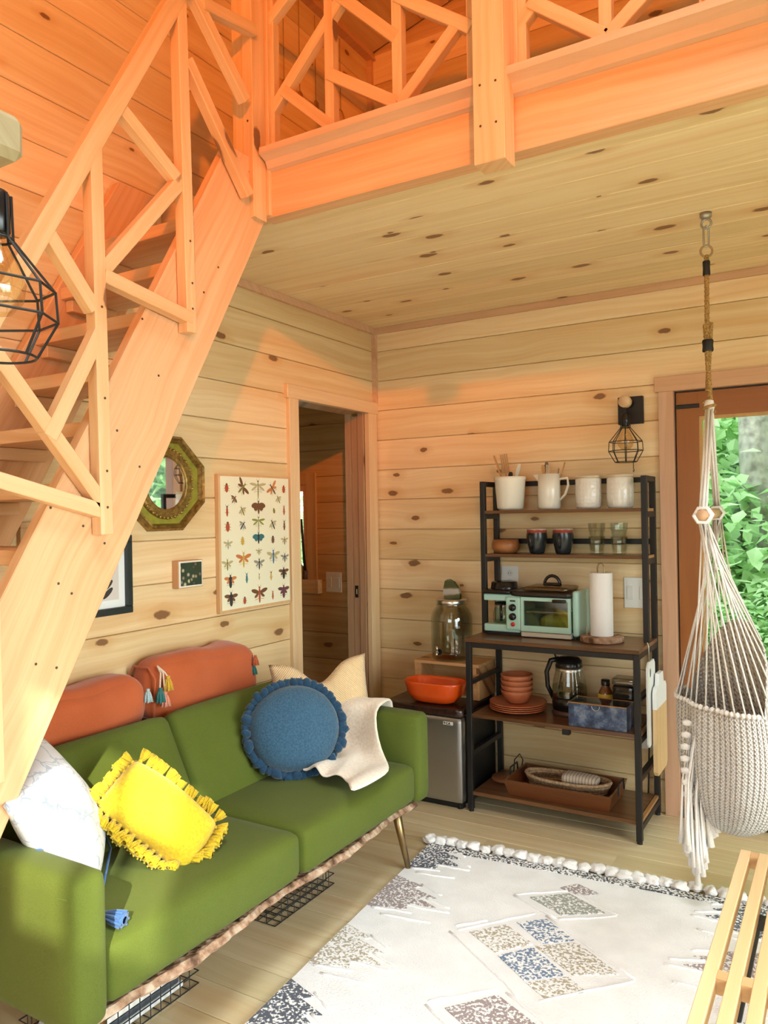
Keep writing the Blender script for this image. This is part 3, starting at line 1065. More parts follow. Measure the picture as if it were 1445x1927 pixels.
# round blue cushion with a pompom fringe
blue = fabric((0.045, 0.108, 0.175), (0.024, 0.064, 0.115), 150.0, 0.9, 0.25, 0.7, 0.25)
blue_d = fabric((0.016, 0.058, 0.115), (0.008, 0.032, 0.07), 200.0, 0.9, 0.3, 0.6)
tb = thing('round_cushion', 'round blue woven cushion with a thick pompom fringe', 'cushion', (-1.86, 2.42, 0.46))
mb = basis((-1.865, 2.42, 0.638), (0.75, -0.62, 0.36), (0, 0, 1))
part('cover', pillow(bmesh.new(), 0.36, 0.335, 0.17, mb, 22, 0, 0.004, 0, 3.0, True, 0.5), blue, tb, True)
rn = random.Random(11)
pom = []
for s in range(3):
    bm = bmesh.new()
    bmesh.ops.create_icosphere(bm, subdivisions=2, radius=0.019)
    for v in bm.verts:
        v.co *= 1 + 0.35 * noise.noise(v.co * 90 + Vector((s * 7, 0, 0)))
        v.co.z *= 1.25
    me = to_mesh(bm, True, 'pompom')
    me.materials.append(blue_d)
    pom.append(me)
for k in range(46):
    a = 2 * math.pi * k / 46
    p = mb @ Vector((0.191 * math.cos(a), 0.178 * math.sin(a), rn.uniform(-0.012, 0.012)))
    place('pompom', pom[k % 3], blue_d, tb, p, (rn.uniform(-1, 1), rn.uniform(-1, 1), rn.uniform(-1, 1)), rn.uniform(0.8, 1.15))

# ribbed cream cushion behind it
N = NT('ribbed_cloth')
tcn = N.n('TexCoord')
spx = N.n('SeparateXYZ'); N.l(tcn.outputs['Object'], spx.inputs[0])
sw = N.math('SINE', N.math('MULTIPLY', N.math('ADD', N.math('ABSOLUTE', spx.outputs[0]), N.math('MULTIPLY', spx.outputs[1], 1.0)), 620.0))
f = N.ramp(N.math('ADD', N.math('MULTIPLY', sw, 0.5), 0.5), [(0.2, (0, 0, 0)), (0.8, (1, 1, 1))])
N.l(N.mix(f, (0.74, 0.46, 0.22, 1), (0.88, 0.68, 0.42, 1)), N.b.inputs['Base Color'])
N.b.inputs['Roughness'].default_value = 0.9
N.b.inputs['Sheen Weight'].default_value = 0.3
N.bump(sw, 0.5, 0.004)
mc = basis((-1.955, 2.735, 0.648), (0.72, -0.66, 0.20), (0.05, 0.1, 1), R(9))
o = add_obj('cover', to_mesh(pillow(bmesh.new(), 0.43, 0.40, 0.13, Matrix.Identity(4), 24, 0.05, 0.006, 0.095, 5.0), True), N.m)
o.name = 'ribbed_cushion'
o.matrix_basis = mc
tag(o, 'cream ribbed cushion dented at the top, leaning in the sofa corner', 'cushion')

# yellow cushion with tassel fringe
yel = fabric((0.74, 0.53, 0.025), (0.60, 0.40, 0.015), 120.0, 0.9, 0.2, 0.9, 0.25)
yel_d = fabric((0.66, 0.45, 0.02), (0.48, 0.31, 0.01), 220.0, 0.9, 0.2, 0.7)
ty = thing('yellow_cushion', 'mustard yellow knitted cushion edged with tassels, lying in the sun', 'cushion', (-1.80, 1.62, 0.46))
my = basis((-1.775, 1.640, 0.583), (0.80, -0.30, 0.60), (-0.30, -0.80, 0.60), R(-22))
part('cover', pillow(bmesh.new(), 0.175, 0.32, 0.175, my, 20, -0.03, 0.005, 0, 8.0, False, 0.45), yel, ty, True)
yt = [tassel_mesh(0.014, 0.040, 7, s) for s in (4, 5)]
for m_ in yt:
    m_.materials.append(yel_d)
per = []
for k in range(13):
    s = -1 + 2 * (k + 0.5) / 13
    per += [(0.088, s * 0.157, 1, 0), (-0.088, s * 0.157, -1, 0)]
for k in range(9):
    s = -1 + 2 * (k + 0.5) / 9
    per += [(s * 0.084, 0.158, 0, 1), (s * 0.084, -0.158, 0, -1)]
for k, (x, y, dx, dy) in enumerate(per):
    p = my @ Vector((x, y, 0.0))
    d = my.to_3x3() @ Vector((dx + rn.uniform(-0.3, 0.3), dy + rn.uniform(-0.3, 0.3), rn.uniform(-0.15, 0.25)))
    p = Vector((p.x, p.y, max(p.z, 0.475)))
    d = Vector((d.x, d.y, max(d.z, -0.12) if p.z < 0.53 else d.z))
    place('tassel', yt[k % 2], yel_d, ty, p, d, rn.uniform(0.9, 1.2))

# white printed cushion against the left arm
N = NT('printed_white_cloth')
tcn = N.n('TexCoord')
mp = N.n('TexVoronoi', feature='DISTANCE_TO_EDGE', i_Scale=17.0)
dn = N.n('TexNoise', i_Scale=11.0, i_Detail=3.0)
N.l(tcn.outputs['Object'], dn.inputs['Vector'])
N.l(N.mix(0.12, tcn.outputs['Object'], dn.outputs['Color']), mp.inputs['Vector'])
fl = N.ramp(mp.outputs['Distance'], [(0.025, (1, 1, 1)), (0.06, (0, 0, 0))])
N.l(N.mix(N.math('MULTIPLY', fl, 0.7), (0.72, 0.70, 0.72, 1), (0.34, 0.42, 0.52, 1)), N.b.inputs['Base Color'])
N.b.inputs['Roughness'].default_value = 0.9
nb = N.n('TexNoise', i_Scale=240.0, i_Detail=2.0)
N.l(tcn.outputs['Object'], nb.inputs['Vector'])
N.bump(nb.outputs[0], 0.4, 0.004)
tw = thing('white_cushion', 'white cushion with a faint grey flower print and blue corner tassels', 'cushion', (-1.86, 1.33, 0.46))
mw = basis((-1.875, 1.375, 0.652), (0.62, 0.50, 0.42), (-0.05, -0.2, 1), R(8))
co = part('cover', pillow(bmesh.new(), 0.40, 0.40, 0.15, mw, 20, 0.05, 0.006, 0, 12.0), N.m, tw, True)
bt = tassel_mesh(0.019, 0.085, 9, 3)
bt.materials.append(None)
bluet = fabric((0.06, 0.13, 0.30), (0.04, 0.09, 0.22), 220.0)
tassel(tw, bluet, mw @ Vector((-0.195, 0.05, 0)), 1.0, (0.3, -0.2, -1), bt)
c0 = mw @ Vector((0.185, -0.19, 0))
cd = part('tassel_cord', tube(bmesh.new(), [c0, (c0.x + 0.06, c0.y - 0.02, 0.482), (-1.625, 1.296, 0.481)], 0.0035, 6), bluet, tw, True)
tassel(cd, bluet, (-1.628, 1.296, 0.482), 0.95, (0.8, 0.2, -0.06), bt)

# throw blanket over the right arm
fleece = fabric((0.84, 0.72, 0.62), (0.74, 0.58, 0.46), 90.0, 0.95, 0.5, 0.9, 0.35)
path = [(2.90, 0.50, -1.86, 0.17), (2.895, 0.60, -1.86, 0.17), (2.885, 0.662, -1.86, 0.17), (2.84, 0.672, -1.855, 0.17), (2.775, 0.668, -1.85, 0.17), (2.745, 0.645, -1.84, 0.18), (2.735, 0.56, -1.82, 0.19),
        (2.715, 0.490, -1.79, 0.20), (2.66, 0.478, -1.76, 0.21), (2.58, 0.482, -1.70, 0.20), (2.50, 0.488, -1.67, 0.19), (2.42, 0.482, -1.65, 0.175), (2.35, 0.478, -1.64, 0.155)]
bm = bmesh.new()
rows_ = []
nu = 22
for i, (y, z, xc, hw) in enumerate(path):
    row = []
    for j in range(nu + 1):
        u = -1 + 2 * j / nu
        p = Vector((xc + u * hw, y - 0.10 * max(0, u) * (i / 12.0) + 0.02 * math.sin(u * 5 + i), z))
        p.z += (0.010 * (0.5 + 0.5 * math.sin(u * 7 + i * 0.9)) + 0.010 * abs(noise.noise(p * 8))) * (1 if i > 6 else 0.4)
        if i > 9:
            p.z += 0.012 * (i - 9) * (0.4 + 0.6 * math.sin(u * 4.5 + 1) ** 2)
        row.append(bm.verts.new(p))
    rows_.append(row)
for a, b in zip(rows_, rows_[1:]):
    for j in range(nu):
        bm.faces.new((a[j], a[j + 1], b[j + 1], b[j]))
blk = single('throw_blanket', bm, fleece, 'cream fleece throw draped over the sofa arm and seat', 'blanket', (-1.75, 2.7, 0.46), smooth=True)
md = blk.modifiers.new('thick', 'SOLIDIFY')
md.thickness = 0.012
md.offset = 1.0
md = blk.modifiers.new('soft', 'SUBSURF')
md.levels = md.render_levels = 1

# ------------------------------------------------------------------ baker's rack
rustic = wood((0.185, 0.082, 0.033, 1), (0.055, 0.024, 0.011, 1), 'x', 0.25, 0.30, 0.3, 1.2, 1.0, 0.25)
edge_m = wood((0.48, 0.27, 0.11, 1), (0.34, 0.17, 0.06, 1), 'y', 0.0, 0.4, 0.2)
rack_m = plain((0.020, 0.018, 0.018), 0.45, 0.2, 0.4)
RX0, RX1, RYF, RYU, RYB = -1.626, -0.794, 3.484, 3.69, 3.888
rack = thing('bakers_rack', "tall kitchen rack of black steel tube with rustic brown shelves", 'shelf', ((RX0 + RX1) / 2, 3.69, 0.0))
TB = 0.026


def rk(name, lo, hi, m_=None, bev=0.0015):
    return part(name, B(lo, hi, bev), m_ or rack_m, rack)


for x in (RX0, RX1 - TB):
    for y, z1 in ((RYF, 0.832), (RYB - TB, 1.625)):
        p = rk('post', (x, y, 0.012), (x + TB, y + TB, z1))
        part('foot', lathe(bmesh.new(), [(0, 0), (0.012, 0), (0.012, 0.012), (0, 0.012)], (x + TB / 2, y + TB / 2, 0.0), 10), rack_m, p)
    rk('upper_post', (x, RYU, 0.853), (x + TB, RYU + TB, 1.625))
    for z in (1.599, 1.432, 1.212):
        rk('side_rail', (x, RYU + TB, z), (x + TB, RYB - TB, z + TB))
    for z in (0.806, 0.62, 0.436, 0.27, 0.056):
        rk('side_rail', (x + 0.0005, RYF + TB, z), (x + TB - 0.0005, RYB - TB, z + TB * (0.7 if z == 0.62 else 1)))
for z, nm in ((1.599, 'back_rail'), (1.300, 'back_rail'), (0.806, 'back_rail')):
    rk(nm, (RX0 + TB, RYB - TB + 0.003, z), (RX1 - TB, RYB - 0.003, z + TB))
rk('front_rail', (RX0 + TB, RYF + 0.001, 0.806), (RX1 - TB, RYF + TB - 0.001, 0.832))
for z, y0 in ((0.833, RYF - 0.004), (0.463, RYF + 0.004), (0.083, RYF + 0.004)):
    wt = z == 0.833
    s = rk('shelf_board', (RX0 + (0 if wt else TB), y0, z), (RX1 - (0 if wt else TB), RYB - 0.028, z + 0.018), rustic, 0.001)
for z in (1.459, 1.238):
    s = rk('shelf_board', (RX0 + TB - 0.004, RYU + 0.004, z), (RX1 - TB + 0.004, RYB - 0.03, z + 0.016), rustic, 0.001)
for z, y0, y1 in ((1.459, RYU + TB, RYB - TB), (1.238, RYU + TB, RYB - TB), (0.463, RYF + TB, RYB - TB), (0.083, RYF + TB, RYB - TB)):
    rk('shelf_end', (RX1 - TB + 0.0045, y0, z), (RX1 - 0.006, y1, z + 0.014), edge_m, 0)
part('clip_bracket', B((-1.150, RYF + 0.012, 0.435), (-1.115, RYF + 0.040, 0.462), 0.002), black_m, rack)
for y in (RYF + 0.13,):
    part('hook', tube(bmesh.new(), [(RX1 + 0.004, y, 0.862), (RX1 + 0.010, y - 0.01, 0.868), (RX1 + 0.016, y - 0.012, 0.85), (RX1 + 0.016, y - 0.005, 0.775)], 0.003, 6), steel, rack, True)

# ---- pottery on the top shelf
ivory = plain((0.80, 0.77, 0.66), 0.22, 0.0, 0.5, coat=0.3)
ivory_w = plain((0.78, 0.75, 0.68), 0.25, 0.0, 0.5, coat=0.3)


def vessel(name, prof, c, mat, label, cat, n=32, group=None):
    t = thing(name, label, cat, c, group=group)
    part('body', lathe(bmesh.new(), prof, c, n), mat, t, True)
    return t


T1 = 1.475
UY = 3.775
c = (-1.492, UY, T1)
crock = vessel('utensil_crock', [(0, 0.002), (0.058, 0.002), (0.068, 0.012), (0.079, 0.150), (0.082, 0.158), (0.082, 0.172), (0.077, 0.172), (0.074, 0.150), (0.062, 0.02), (0, 0.016)], c, ivory, 'large ivory crock full of cooking utensils on the top shelf', 'crock')
wood_u = wood((0.55, 0.29, 0.12, 1), (0.38, 0.18, 0.07, 1), 'z', 0.0, 0.5, 0.3)


def utensil(name, label, p0, p1, mat, head, r=0.005, hl=0.07, hw=0.02, group='cooking utensils in the crock', tines=0):
    p0, p1 = Vector(p0), Vector(p1)
    t = thing(name, label, 'utensil', p0, group=group)
    d, s, u = frame_of(p1 - p0)
    L = (p1 - p0).length
    part('handle', tube(bmesh.new(), [p0, p0 + d * (L - hl * 0.7)], r, 8), mat, t, True)
    bm = bmesh.new()
    b0 = p1 - d * hl
    if tines:
        prism(bm, [(-hw, 0.0), (hw, 0.0), (hw * 1.05, hl * 0.35), (-hw * 1.05, hl * 0.35)], b0 - u * 0.002, s, d, u * 0.004)
        for k in range(tines):
            x = -hw + (k + 0.15) * 2 * hw / tines
            prism(bm, [(x, hl * 0.349), (x + 1.3 * hw / tines, hl * 0.349), (x + 1.2 * hw / tines, hl), (x + 0.1 * hw / tines, hl)], b0 - u * 0.002, s, d, u * 0.004)
    else:
        pts = [(-hw * 0.3, 0), (hw * 0.3, 0), (hw * 0.95, hl * 0.4), (hw, hl * 0.75), (hw * 0.6, hl), (-hw * 0.6, hl), (-hw, hl * 0.75), (-hw * 0.95, hl * 0.4)]
        prism(bm, pts, b0 - u * 0.003, s, d, u * 0.006)
    part(head, bm, mat, t)
    return t


cz = T1 + 0.03
utensil('wooden_spatula', 'thin dark wooden spatula leaning out of the crock', (-1.49, UY, cz), (-1.575, UY - 0.01, T1 + 0.285), wood_u, 'blade', hl=0.12, hw=0.009)
utensil('wooden_fork', 'slotted pale wooden fork spatula standing in the crock', (-1.50, UY + 0.015, cz), (-1.535, UY + 0.02, T1 + 0.292), wood((0.58, 0.38, 0.20, 1), (0.44, 0.26, 0.12, 1), 'z', 0, 0.5, 0.3), 'blade', hl=0.10, hw=0.021, tines=4)
utensil('rubber_scraper', 'white rubber scraper leaning right out of the crock', (-1.50, UY, cz), (-1.435, UY - 0.01, T1 + 0.235), plain((0.72, 0.74, 0.66), 0.5), 'blade', hl=0.09, hw=0.013)
utensil('ladle', 'short black handled ladle in the crock', (-1.50, UY - 0.02, cz), (-1.475, UY - 0.03, T1 + 0.196), black_m, 'blade', hl=0.04, hw=0.011)

c = (-1.285, UY, T1)
pit = vessel('pitcher', [(0, 0.002), (0.052, 0.002), (0.057, 0.012), (0.056, 0.10), (0.053, 0.178), (0.050, 0.178), (0.052, 0.10), (0.052, 0.02), (0, 0.014)], c, ivory_w, 'tall white pitcher holding cutlery between crock and canisters', 'pitcher')
part('spout', prism(bmesh.new(), [(-0.050, 0.178), (-0.078, 0.176), (-0.062, 0.155), (-0.052, 0.14)], (c[0], c[1] - 0.012, c[2]), (1, 0, 0), (0, 0, 1), (0, 0.024, 0)), ivory_w, pit)
part('handle', tube(bmesh.new(), [(c[0] + 0.050, UY, T1 + 0.152), (c[0] + 0.095, UY, T1 + 0.156), (c[0] + 0.098, UY, T1 + 0.120), (c[0] + 0.082, UY, T1 + 0.075), (c[0] + 0.054, UY, T1 + 0.045)], 0.0065, 8), ivory_w, pit, True)
for nm, lab, dx, dy, h, m_, tn in (('table_knife', 'pale wooden handled knife in the pitcher', -0.030, 0.0, 0.225, wood((0.62, 0.36, 0.14, 1), (0.5, 0.27, 0.1, 1), 'z', 0, 0.5), 0),
                                   ('steel_fork', 'upright steel fork in the white pitcher', -0.002, -0.01, 0.225, steel, 4),
                                   ('steel_spoon', 'dark steel spoon behind the fork in the pitcher', -0.018, 0.02, 0.240, plain((0.25, 0.24, 0.2), 0.3, 1.0), 0),
                                   ('small_whisk', 'thin steel skewer leaning right in the pitcher', 0.050, 0.0, 0.205, steel, 0),
                                   ('brown_spoon', 'brown wooden spoon leaning far right out of the pitcher', 0.075, 0.025, 0.235, wood_u, 0)):
    utensil(nm, lab, (c[0] + dx * 0.25, UY + dy * 0.4, T1 + 0.025), (c[0] + dx, UY + dy, T1 + h), m_, 'head', r=0.003, hl=0.06, hw=0.010, group='cutlery in the pitcher', tines=tn)

for x, kind, lab in ((-1.087, 0, 'white lidded canister with a hammered dimple pattern'), (-0.934, 1, 'white lidded canister with a raised honeycomb pattern')):
    N = NT('glazed_relief')
    N.b.inputs['Base Color'].default_value = (0.78, 0.74, 0.69, 1)
    N.b.inputs['Roughness'].default_value = 0.2
    N.b.inputs['Coat Weight'].default_value = 0.4
    tcn = N.n('TexCoord')
    vz = N.n('TexVoronoi', i_Scale=60.0 if kind == 0 else 38.0, feature='F1' if kind == 0 else 'DISTANCE_TO_EDGE')
    vz.inputs['Randomness'].default_value = 0.5 if kind == 0 else 0.05
    N.l(tcn.outputs['Object'], vz.inputs['Vector'])
    N.bump(vz.outputs['Distance'], 0.7, 0.004)
    c = (x, UY, T1)
    t = vessel('canister', [(0, 0.002), (0.054, 0.002), (0.060, 0.012), (0.063, 0.060), (0.062, 0.142), (0.058, 0.150), (0.054, 0.150)], c, N.m, lab, 'canister', group='canisters on the top shelf')
    part('lid', lathe(bmesh.new(), [(0.0, 0.1505), (0.060, 0.1505), (0.061, 0.160), (0.054, 0.163), (0, 0.163)], c, 32), wood((0.74, 0.60, 0.42, 1), (0.62, 0.47, 0.30, 1), 'x', 0, 0.4), t, True)

# ---- second shelf: olive wood bowl, two mugs, glasses
T2 = 1.2545
c = (-1.523, UY, T2)
t = vessel('wooden_bowl', [(0, 0.001), (0.052, 0.001), (0.070, 0.022), (0.072, 0.045), (0.066, 0.070), (0.060, 0.070), (0.064, 0.045), (0.05, 0.014), (0, 0.010)], c, wood((0.40, 0.16, 0.055, 1), (0.22, 0.07, 0.025, 1), 'x', 0, 0.35, 0.2), 'small round olive-wood bowl on the shelf of mugs', 'bowl')
N = NT('mug_glaze')
tcn = N.n('TexCoord')
spx = N.n('SeparateXYZ'); N.l(tcn.outputs['Object'], spx.inputs[0])
nz = N.n('TexNoise', i_Scale=40.0); N.l(tcn.outputs['Object'], nz.inputs['Vector'])
h = N.math('ADD', spx.outputs[2], N.math('MULTIPLY', N.math('SUBTRACT', nz.outputs[0], 0.5), 0.012))
N.l(N.ramp(N.math('DIVIDE', h, 0.13), [(0.79, (0.022, 0.026, 0.03)), (0.82, (0.30, 0.05, 0.03)), (0.90, (0.34, 0.06, 0.04)), (0.94, (0.62, 0.5, 0.42))]), N.b.inputs['Base Color'])
N.b.inputs['Roughness'].default_value = 0.22
c = (-1.350, UY - 0.01, T2)
mug = thing('mug', 'dark stoneware mug with a red rim band, beside the olive-wood bowl', 'mug', c, R(14), group='stoneware mugs on the rack')
part('body', lathe(bmesh.new(), [(0, 0.001), (0.034, 0.001), (0.038, 0.010), (0.046, 0.045), (0.053, 0.085), (0.050, 0.105), (0.050, 0.126), (0.046, 0.126), (0.046, 0.10), (0.042, 0.05), (0.034, 0.012), (0, 0.010)], (0, 0, 0), 28), N.m, mug, True, world=False)
part('handle', tube(bmesh.new(), [(-0.020, -0.046, 0.095), (-0.026, -0.074, 0.092), (-0.026, -0.080, 0.065), (-0.022, -0.066, 0.040), (-0.018, -0.038, 0.032)], 0.006, 8), N.m, mug, True, world=False)
copy_thing(mug, (-1.215, UY - 0.01, T2), R(22), 'dark stoneware mug with a red rim band, beside the stacked glasses')
tumbler = thing('tumbler', 'clear drinking glass, lower one of the pair beside the mugs', 'glass', (-1.05, UY, T2), group='lower glasses of the stacks')
gp = [(0, 0.004), (0.028, 0.004), (0.030, 0.0), (0.033, 0.004), (0.037, 0.045), (0.040, 0.052), (0.041, 0.085), (0.039, 0.085), (0.038, 0.052), (0.034, 0.045), (0.028, 0.014), (0, 0.012)]
part('body', lathe(bmesh.new(), gp, (0, 0, 0), 12), glass((0.93, 0.96, 0.93), 0.3), tumbler, world=False)
copy_thing(tumbler, (-0.943, UY, T2), None, 'clear drinking glass, lower one of the pair beside the rack post')
up_ = copy_thing(tumbler, (-1.05, UY, T2 + 0.066), 0.2, 'clear drinking glass, upper one of the pair beside the mugs')
up_['group'] = 'upper glasses of the stacks'
copy_thing(up_, (-0.943, UY, T2 + 0.066), None, 'clear drinking glass, upper one of the pair beside the rack post')

# ---- worktop: breakfast station, paper towels
WT = 0.8515
mint = plain((0.42, 0.66, 0.58), 0.28, 0.0, 0.5, coat=0.3)
st = thing('breakfast_station', 'mint green toaster oven and coffee maker combined in one appliance', 'toaster oven', (-1.35, 3.72, WT))
sx0, sx1, sxm, syf, syb = -1.588, -1.105, -1.395, 3.625, 3.83
bm = bmesh.new()
box(bm, (sx0, syf + 0.005, WT + 0.018), (sxm, syb, WT + 0.055), 0.006, 2)
box(bm, (sx0, syb - 0.05, WT + 0.055), (sxm, syb, WT + 0.20), 0.004, 2)
box(bm, (sx0, syf + 0.005, WT + 0.172), (sxm, syb, WT + 0.205), 0.006, 2)
part('coffee_housing', bm, mint, st)
part('base', B((sx0 + 0.01, syf + 0.02, WT + 0.001), (sx1 - 0.015, syb - 0.01, WT + 0.019)), black_m, st)
cp = part('control_panel', B((sxm - 0.072, syf - 0.004, WT + 0.030), (sxm + 0.006, syf + 0.12, WT + 0.196), 0.008, 2), mint, st)
for z in (0.143, 0.098):
    part('knob', lathe(bmesh.new(), [(0.018, 0.0), (0.017, 0.012), (0.012, 0.016), (0, 0.016)], (sxm - 0.034, syf - 0.004, WT + z), 20, axis=(0, -1, 0)), black_gloss, cp, True)
part('button', lathe(bmesh.new(), [(0.011, 0.0), (0.010, 0.005), (0, 0.006)], (sxm - 0.034, syf - 0.004, WT + 0.060), 16, axis=(0, -1, 0)), plain((0.55, 0.03, 0.015), 0.3), cp, True, label='red switch')
part('badge', B((sxm - 0.048, syf - 0.006, WT + 0.172), (sxm - 0.020, syf - 0.004, WT + 0.179)), black_m, cp)
# oven
bm = bmesh.new()
box(bm, (sxm + 0.006, syf + 0.012, WT + 0.022), (sx1 - 0.03, syb - 0.01, WT + 0.034))
box(bm, (sxm + 0.006, syb - 0.022, WT + 0.034), (sx1 - 0.03, syb - 0.01, WT + 0.20))
box(bm, (sxm + 0.006, syf + 0.012, WT + 0.034), (sxm + 0.014, syb - 0.022, WT + 0.20))
part('oven_chamber', bm, plain((0.25, 0.26, 0.24), 0.35, 0.6), st)
part('side_panel', rbox(bmesh.new(), (sx1 - 0.032, syf + 0.01, WT + 0.012), (sx1, syb + 0.005, WT + 0.232), 0.014, 6), mint, st, True)
df = bmesh.new()
dx0, dx1 = sxm + 0.008, sx1 - 0.034
for a, b, c_, d in ((dx0, dx1, 0.030, 0.058), (dx0, dx1, 0.180, 0.197), (dx0, dx0 + 0.014, 0.058, 0.180), (dx1 - 0.012, dx1, 0.058, 0.180)):
    box(df, (a, syf - 0.006, WT + c_), (b, syf + 0.010, WT + d))
door = part('oven_door', df, mint, st)
part('pane', B((dx0 + 0.012, syf + 0.000, WT + 0.056), (dx1 - 0.010, syf + 0.004, WT + 0.182)), glass((0.80, 0.82, 0.78), 0.3), door)
part('door_handle', rbox(bmesh.new(), (-1.225, syf - 0.022, WT + 0.176), (-1.155, syf - 0.006, WT + 0.192), 0.007, 4), black_gloss, door, True)
part('crumb_tray', B((dx0, syf - 0.006, WT + 0.004), (dx1 + 0.002, syf + 0.05, WT + 0.026), 0.002), plain((0.62, 0.60, 0.52), 0.35, 0.5), st)
for k in range(11):
    x = dx0 + 0.012 + k * (dx1 - dx0 - 0.03) / 10
    part('rack_wire', tube(bmesh.new(), [(x, syf + 0.02, WT + 0.118), (x, syb - 0.03, WT + 0.118)], 0.0014, 5), steel, st)
part('rack_wire', tube(bmesh.new(), [(dx0 + 0.01, syf + 0.02, WT + 0.118), (dx1 - 0.002, syf + 0.02, WT + 0.118)], 0.0016, 5), steel, st)
g = rbox(bmesh.new(), (sx0 - 0.004, syf - 0.012, WT + 0.2055), (sxm - 0.045, syb, WT + 0.228), 0.010, 5)
lathe(g, [(0.070, 0.228), (0.066, 0.258), (0.058, 0.262), (0, 0.262)], (-1.515, 3.73, WT), 24)
part('coffee_lid', g, black_gloss, st, True)
g = rbox(bmesh.new(), (sxm - 0.042, syf - 0.012, WT + 0.1985), (sx1 - 0.028, syb, WT + 0.224), 0.010, 5)
gr = part('griddle', g, plain((0.02, 0.013, 0.010), 0.35), st, True)
gl = part('griddle_lid', rbox(bmesh.new(), (sxm + 0.01, syf + 0.006, WT + 0.2245), (sx1 - 0.05, syb - 0.01, WT + 0.246), 0.010, 5, (0, 0, 0.006)), glass((0.62, 0.52, 0.40), 0.5), gr, True)
part('lid_handle', tube(bmesh.new(), [(-1.262 + 0.040 * math.cos(a), 3.73, WT + 0.250 + 0.046 * math.sin(a)) for a in [math.pi * k / 10 for k in range(11)]], 0.008, 8), black_gloss, gr, True)
part('lid_handle_foot', B((-1.305, 3.715, WT + 0.247), (-1.219, 3.745, WT + 0.262), 0.005, 2), black_gloss, gr)
# carafe in the coffee bay, loaf-coloured cloth and tray inside the oven
car = thing('coffee_carafe', 'small glass coffee carafe under the mint coffee maker', 'carafe', (-1.515, 3.70, WT + 0.0555))
part('body', lathe(bmesh.new(), [(0, 0.001), (0.044, 0.001), (0.050, 0.015), (0.048, 0.050), (0.036, 0.084), (0.035, 0.092)], (-1.515, 3.70, WT + 0.0555), 24), glass((0.86, 0.86, 0.76), 0.4), car, True)
part('lid', lathe(bmesh.new(), [(0.037, 0.092), (0.037, 0.104), (0, 0.106)], (-1.515, 3.70, WT + 0.0555), 24), black_gloss, car, True)
part('handle', tube(bmesh.new(), [(-1.505, 3.666, WT + 0.150), (-1.498, 3.638, WT + 0.146), (-1.496, 3.634, WT + 0.10), (-1.502, 3.650, WT + 0.072)], 0.007, 8), black_gloss, car, True)
part('band', lathe(bmesh.new(), [(0.038, 0.080), (0.038, 0.088)], (-1.515, 3.70, WT + 0.0555), 24), steel, car, True)
single('oven_cloth', rbox(bmesh.new(), (-1.31, 3.66, WT + 0.036), (-1.155, 3.79, WT + 0.108), 0.030, 10, (0.004, 0, 0.006), 0.014, seed=4.0), fabric((0.42, 0.44, 0.10), (0.30, 0.31, 0.06), 200.0, 0.95, 0.3, 0.8), 'crumpled olive green cloth inside the toaster oven', 'cloth', (-1.23, 3.72, WT + 0.036), smooth=True)
single('baking_tray', B((-1.375, 3.655, WT + 0.120), (-1.17, 3.79, WT + 0.126), 0.001), plain((0.6, 0.55, 0.48), 0.35, 0.8), 'thin metal tray on the wire rack inside the toaster oven', 'tray', (-1.27, 3.72, WT + 0.12))

pc = (-1.002, 3.66, WT)
hold = thing('paper_towel_holder', 'paper towel holder on a round bark-edged wood slice', 'holder', pc)
bm = lathe(bmesh.new(), [(0, 0.0), (0.094, 0.0), (0.099, 0.004), (0.099, 0.024), (0.094, 0.0275), (0, 0.0275)], pc, 40)
for v in bm.verts:
    dd = Vector((v.co.x - pc[0], v.co.y - pc[1], 0))
    if dd.length > 0.05:
        v.co += dd.normalized() * 0.005 * noise.noise(Vector((math.atan2(dd.y, dd.x) * 3, 0, v.co.z * 40)))
part('wood_slice', bm, bark.m, hold)
part('wire_loop', tube(bmesh.new(), [(pc[0] - 0.016, pc[1], WT + 0.028), (pc[0] - 0.016, pc[1], WT + 0.345), (pc[0] - 0.010, pc[1], WT + 0.362), (pc[0], pc[1], WT + 0.367), (pc[0] + 0.010, pc[1], WT + 0.362), (pc[0] + 0.016, pc[1], WT + 0.345), (pc[0] + 0.016, pc[1], WT + 0.028)], 0.003, 6), brass_dark, hold, True)
part('tear_arm', tube(bmesh.new(), [(pc[0] - 0.068, pc[1] - 0.01, WT + 0.028), (pc[0] - 0.066, pc[1] - 0.01, WT + 0.065)], 0.0025, 6), steel, hold)
rc = (pc[0], pc[1], WT + 0.0282)
roll_ = single('paper_towel_roll', lathe(bmesh.new(), [(0.020, 0.0), (0.0515, 0.0), (0.0525, 0.002), (0.0525, 0.293), (0.0515, 0.295), (0.020, 0.295), (0.020, 0.0)], rc, 40), plain((0.86, 0.86, 0.88), 0.9, bump=0.15, nscale=160.0), 'tall white roll of paper towels standing on the wood slice', 'paper towel', rc, smooth=True)

